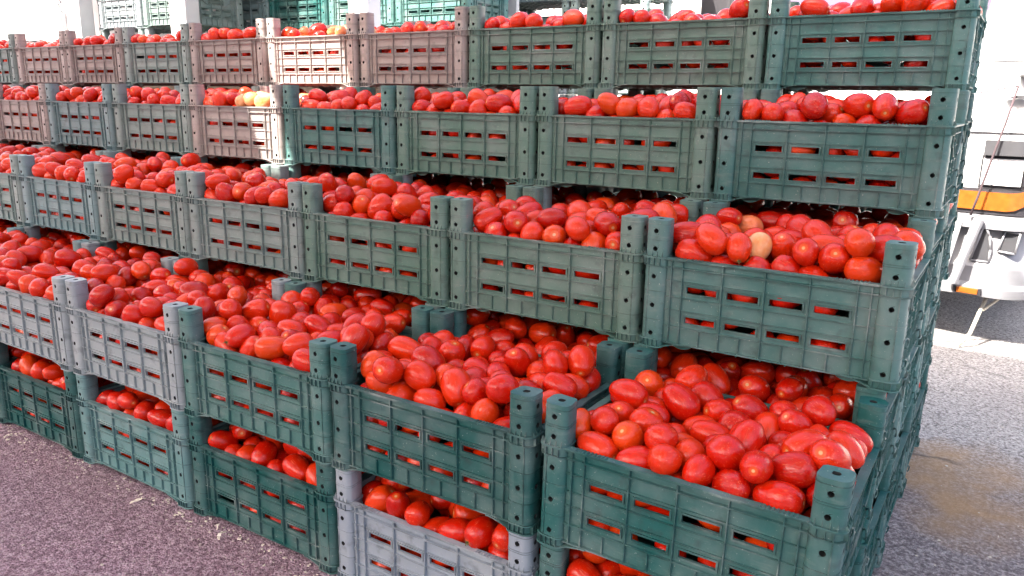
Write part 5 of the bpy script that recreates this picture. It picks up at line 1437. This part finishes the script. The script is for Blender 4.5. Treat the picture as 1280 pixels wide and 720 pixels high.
    b.tube([V(0.10, 0.36, 1.375), V(0.12, 0.42, 1.42), V(0.02, 0.50, 1.50), V(-0.10, 0.60, 1.60)], [0.012, 0.02, 0.022, 0.02], 8)
    part('mirror_bracket', b.mesh('mirror_bracket', [M_STEEL], smooth=True))
    for s in (0, 1):
        b = MB()
        u = 1.93 if s else -0.18
        b.box(u - .1, u + .1, 0.66, 0.74, 1.5, 1.78, T=lambda x, y, z: V(x, y, z))
        o = part('mirror', b.mesh('mirror', [M_DARK], bevel=.02))
        b = MB()
        b.tube([V(u, .7, 1.52), V(0.02 if not s else VW - .02, .66, 1.42)], .014, 8)
        part('mirror_arm', b.mesh('mirror_arm', [M_DARK], smooth=True), root)
    for (u, v) in ((0.12, 1.35), (VW - 0.12, 1.35), (0.12, 3.7), (VW - 0.12, 3.7)):
        b = MB()
        prof = [(0.20, -.09), (.29, -.10), (.32, -.07), (.325, 0), (.32, .07), (.29, .10), (.20, .09)]
        ns = 24
        for k in range(ns):
            t0_, t1_ = 2 * math.pi * k / ns, 2 * math.pi * (k + 1) / ns
            for (ra, wa), (rb, wb) in zip(prof, prof[1:]):
                b.face([V(u + wa, v + ra * math.cos(t0_), .325 + ra * math.sin(t0_)), V(u + wa, v + ra * math.cos(t1_), .325 + ra * math.sin(t1_)),
                        V(u + wb, v + rb * math.cos(t1_), .325 + rb * math.sin(t1_)), V(u + wb, v + rb * math.cos(t0_), .325 + rb * math.sin(t0_))])
        w = part('wheel', sm(b.mesh('wheel', [M_RUB])))
        b = MB()
        b.tube([V(u - .07, v, .325), V(u + .07, v, .325)], .205, 20)
        part('rim_disc', b.mesh('rim_disc', [M_GREY]), w)
    b = MB()
    b.tube([V(0.145, 0.06, 0.235), V(0.155, -0.0, 0.16), V(0.165, -0.08, 0.07), V(0.20, -0.10, 0.012)], 0.008, 8)
    b.tube([V(0.145, 0.0, 0.165), V(0.09, 0.06, 0.23)], 0.006, 8)
    part('tow_hook', b.mesh('tow_hook', [M_ROPE], smooth=True))


build_van()
b = MB()
b.tube([V(0.155, 0.04, 1.13), V(0.17, -0.02, 0.97), V(0.20, -.04, 0.80), V(0.225, -0.045, 0.66), V(0.24, -0.05, 0.585)], 0.005, 6)
b.tube([V(0.155, 0.04, 1.13), V(0.30, 0.03, 1.10)], 0.0035, 6)
o = put('strap', b.mesh('strap', [M_STRAP], smooth=True), label='dark strap hanging down the front corner of the white van', category='strap')

# ------------------------------------------------------------------ truck loaded with crates behind the back row
TY = 1.72
def build_truck():
    root = empty('flatbed_truck', (-4.4, TY + .6, 0), label='white high-sided truck loaded with crates behind the left of the stack', category='truck')
    inv = Matrix.Translation(root.location).inverted()
    def part(name, me, parent=None):
        o = put(name, me, parent or root)
        if parent is None: o.matrix_parent_inverse = inv
        return o
    b = MB(); b.box(-7.2, -2.42, TY, 2.90, 1.02, 1.13)
    part('truck_bed', b.mesh('truck_bed', [M_BED]))
    b = MB(); b.box(-7.2, -2.42, TY - .03, 2.92, 2.40, 2.46)
    part('roof', b.mesh('roof', [M_WHITE]))
    b = MB(); b.box(-7.2, -4.86, TY - .02, TY + .03, 1.13, 2.40)
    for k in range(9):
        b.box(-7.1 + .26 * k, -7.06 + .26 * k, TY - .03, TY - .02, 1.16, 2.37)
    sp = part('side_panel', b.mesh('side_panel', [M_WHITE]))
    b = MB()
    for k in range(26):
        z = 1.42 + .036 * k
        ax = (1, 0) if k % 2 else (0, 1)
        pts = [(-4.99 + ax[0] * .011 * math.cos(t) + .01 * math.sin(k), TY - .045 + ax[1] * .008 * math.cos(t), z + .022 * math.sin(t)) for t in [2 * math.pi * q / 10 for q in range(11)]]
        b.tube(pts, .0045, 5, cap=False)
    part('chain', b.mesh('chain', [M_STEEL], smooth=True), sp)
    for (x0, x1) in ((-4.86, -4.79), (-3.90, -3.76), (-2.56, -2.44)):
        b = MB(); b.box(x0, x1, TY - .04, TY + .05, 1.13, 2.40)
        b.box(x0 + .02, x0 + .035, TY - .048, TY - .04, 1.13, 2.40)
        part('side_post', b.mesh('side_post', [M_WHITE], bevel=.006))
    b = MB(); b.box(-7.2, -2.42, 2.90, 2.93, 1.0, 2.40)
    part('far_side_panel', b.mesh('far_side_panel', [M_WHITE]))
    b = MB(); b.box(-7.0, -2.6, 2.0, 2.6, 0.62, 1.018)
    part('chassis', b.mesh('chassis', [M_DARK]))
    for x in (-6.4, -5.3, -3.2):
        for y in (1.95, 2.65):
            b = MB()
            b.tube([(x, y - .1, .42), (x, y + .1, .42)], .44, 24)
            w = part('wheel', sm(b.mesh('wheel', [M_RUB]), 40))
            b = MB()
            b.tube([(x, y - .115, .42), (x, y + .115, .42)], .24, 16)
            part('rim_disc', b.mesh('rim_disc', [M_GREY]), w)


build_truck()
rb_ = random.Random(3)
G = 'crates loaded on the truck'
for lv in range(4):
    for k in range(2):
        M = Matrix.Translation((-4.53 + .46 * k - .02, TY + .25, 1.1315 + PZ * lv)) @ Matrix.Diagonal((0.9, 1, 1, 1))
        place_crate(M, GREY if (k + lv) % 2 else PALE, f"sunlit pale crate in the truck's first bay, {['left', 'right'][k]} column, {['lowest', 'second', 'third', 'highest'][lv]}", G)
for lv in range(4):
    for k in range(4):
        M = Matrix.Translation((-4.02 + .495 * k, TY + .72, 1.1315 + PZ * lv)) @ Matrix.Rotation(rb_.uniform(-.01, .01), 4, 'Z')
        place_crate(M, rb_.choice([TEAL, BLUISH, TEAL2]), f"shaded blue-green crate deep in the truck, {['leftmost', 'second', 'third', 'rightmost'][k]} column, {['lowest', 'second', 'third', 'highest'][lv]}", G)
# second stack standing in the sun beyond the back row
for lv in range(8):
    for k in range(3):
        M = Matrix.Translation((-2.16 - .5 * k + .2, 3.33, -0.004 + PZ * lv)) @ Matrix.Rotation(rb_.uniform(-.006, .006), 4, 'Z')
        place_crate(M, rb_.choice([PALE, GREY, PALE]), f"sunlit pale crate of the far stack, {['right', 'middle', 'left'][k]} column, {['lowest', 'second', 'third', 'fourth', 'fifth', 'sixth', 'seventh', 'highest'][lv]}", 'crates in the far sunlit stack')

# ------------------------------------------------------------------ far wall closing the yard
def build_wall():
    root = empty('yard_building', (-6, 15, 0), label='pale rendered building along the far side of the yard', category='building')
    inv = Matrix.Translation(root.location).inverted()
    b = MB(); b.box(-30, 16, 14, 22, -0.3, 5.2)
    put('wall', b.mesh('wall', [M_WALL]), root).matrix_parent_inverse = inv
    b = MB(); b.box(-30.3, 16.3, 13.7, 22.3, 5.2, 5.45)
    put('roof_slab', b.mesh('roof_slab', [M_GREY]), root).matrix_parent_inverse = inv
    for k in range(9):
        x = -27 + 4.8 * k
        b = MB()
        b.box(x, x + 1.6, 13.95, 14.02, 1.2, 2.6)
        w = put('window', b.mesh('window', [M_GLASS]), root); w.matrix_parent_inverse = inv
        b = MB()
        b.box(x - .08, x + 1.68, 13.9, 14.0, 1.1, 1.2); b.box(x - .08, x, 13.92, 14.0, 1.2, 2.6); b.box(x + 1.6, x + 1.68, 13.92, 14.0, 1.2, 2.6); b.box(x - .08, x + 1.68, 13.92, 14.0, 2.6, 2.68)
        put('frame', b.mesh('frame', [M_WHITE]), w)


build_wall()


def build_sky_blocker():  # building added out of view to cut low front sky, for contrast and highlights
    root = empty('sky_blocker_hall', (-6, -14, 0), label='long unseen hall added behind the camera to block low sky light', category='building')
    inv = Matrix.Translation(root.location).inverted()
    b = MB(); b.box(-28, 14, -20, -11, -0.3, 3.9)
    put('wall', b.mesh('wall', [M_BLOCKER]), root).matrix_parent_inverse = inv
    b = MB(); b.box(-28.4, 14.4, -20.3, -10.4, 3.9, 4.1)
    put('roof_slab', b.mesh('roof_slab', [M_GREY]), root).matrix_parent_inverse = inv
    for k in range(8):
        x = -26 + 5.0 * k
        b = MB()
        b.box(x, x + 3.2, -10.99, -10.94, 0.0, 3.2)
        for q in range(14):
            b.box(x + .05, x + 3.15, -10.94, -10.92, .1 + .22 * q, .2 + .22 * q)
        put('shutter', b.mesh('shutter', [M_GREY]), root).matrix_parent_inverse = inv


build_sky_blocker()

# ------------------------------------------------------------------ litter on the ground
def gz_(x):
    t = min(max((x + 0.6) / 0.8, 0), 1)
    return -0.004 - 0.016 * t * t * (3 - 2 * t)
rl = random.Random(21)


def scrap_mesh(n, s, r):
    b = MB()
    pts = []
    L = s
    a0 = r.uniform(0, 6.28)
    for k in range(n + 1):
        t = k / n
        a = a0 + 2.2 * t * r.uniform(.6, 1.2)
        pts.append((L * (t - .5), L * .25 * math.sin(3 * t + a0), 0.002 + .006 * math.sin(math.pi * t) * r.uniform(.5, 1.3)))
    w = [s * .16 * math.sin(math.pi * (0.12 + .76 * k / n)) * r.uniform(.6, 1.3) for k in range(n + 1)]
    i = 0
    for k, p in enumerate(pts):
        b.v += [(p[0], p[1] - w[k], p[2]), (p[0], p[1] + w[k], p[2] + .002 * r.random()), (p[0], p[1] - w[k] * .9, p[2] - .0012), (p[0], p[1] + w[k] * .9, p[2] - .001)]
    for k in range(n):
        a = 4 * k
        for f in ((0, 4, 5, 1), (2, 3, 7, 6), (0, 2, 6, 4), (1, 5, 7, 3)):
            b.f.append(tuple(a + q for q in f)); b.m.append(0)
    b.f += [(0, 1, 3, 2), (4 * n, 4 * n + 2, 4 * n + 3, 4 * n + 1)]; b.m += [0, 0]
    return b.mesh('dry_husk', [M_HUSK], fix=True)


HUSKS = [(-1.655, -0.075, .036, 'curled white husk lying in front of the third ground crate'), (-1.335, -0.06, .030, 'torn white husk at the foot of the ground crates'),
         (-1.38, -0.045, .02, 'small pale husk beside the torn one at the crate foot'), (-2.33, -0.07, .025, 'white husk near the foot of the fourth ground crate')]
for (x, y, s, lab) in HUSKS:
    o = put('dry_husk', scrap_mesh(6, s, rl), loc=(x, y, gz_(x) + .0022), label=lab, category='husk')
    o.rotation_euler.z = rl.uniform(0, 6)
    o['group'] = 'husks on the ground'
b = MB()
for k in range(1100):
    if k < 760: x, y = rl.uniform(-3.6, 0.9), rl.uniform(-1.6, 0.0) if k % 4 == 0 else -.02 - abs(rl.gauss(0, .035))
    else: x, y = rl.uniform(0.03, 0.9), rl.uniform(-0.2, 3.2)
    s = rl.uniform(.0015, .006) * (1 if rl.random() < .95 else 1.8)
    a, z = rl.uniform(0, 6.28), gz_(x)
    n = rl.choice((3, 4, 5))
    P = [(x + s * rl.uniform(.5, 1) * math.cos(a + 6.283 * q / n), y + s * rl.uniform(.4, .9) * math.sin(a + 6.283 * q / n)) for q in range(n)]
    i = len(b.v)
    h = rl.uniform(.001, .004)
    b.v += [(p[0], p[1], z - .001) for p in P] + [(p[0], p[1], z + h * rl.uniform(.3, 1)) for p in P]
    b.f.append(tuple(i + n + q for q in range(n))); b.m.append(0)
    for q in range(n):
        b.f.append((i + q, i + (q + 1) % n, i + n + (q + 1) % n, i + n + q)); b.m.append(0)
put('ground_litter', b.mesh('ground_litter', [M_HUSK], fix=False), kind='stuff', label='pale chips and flakes scattered on the asphalt', category='litter')
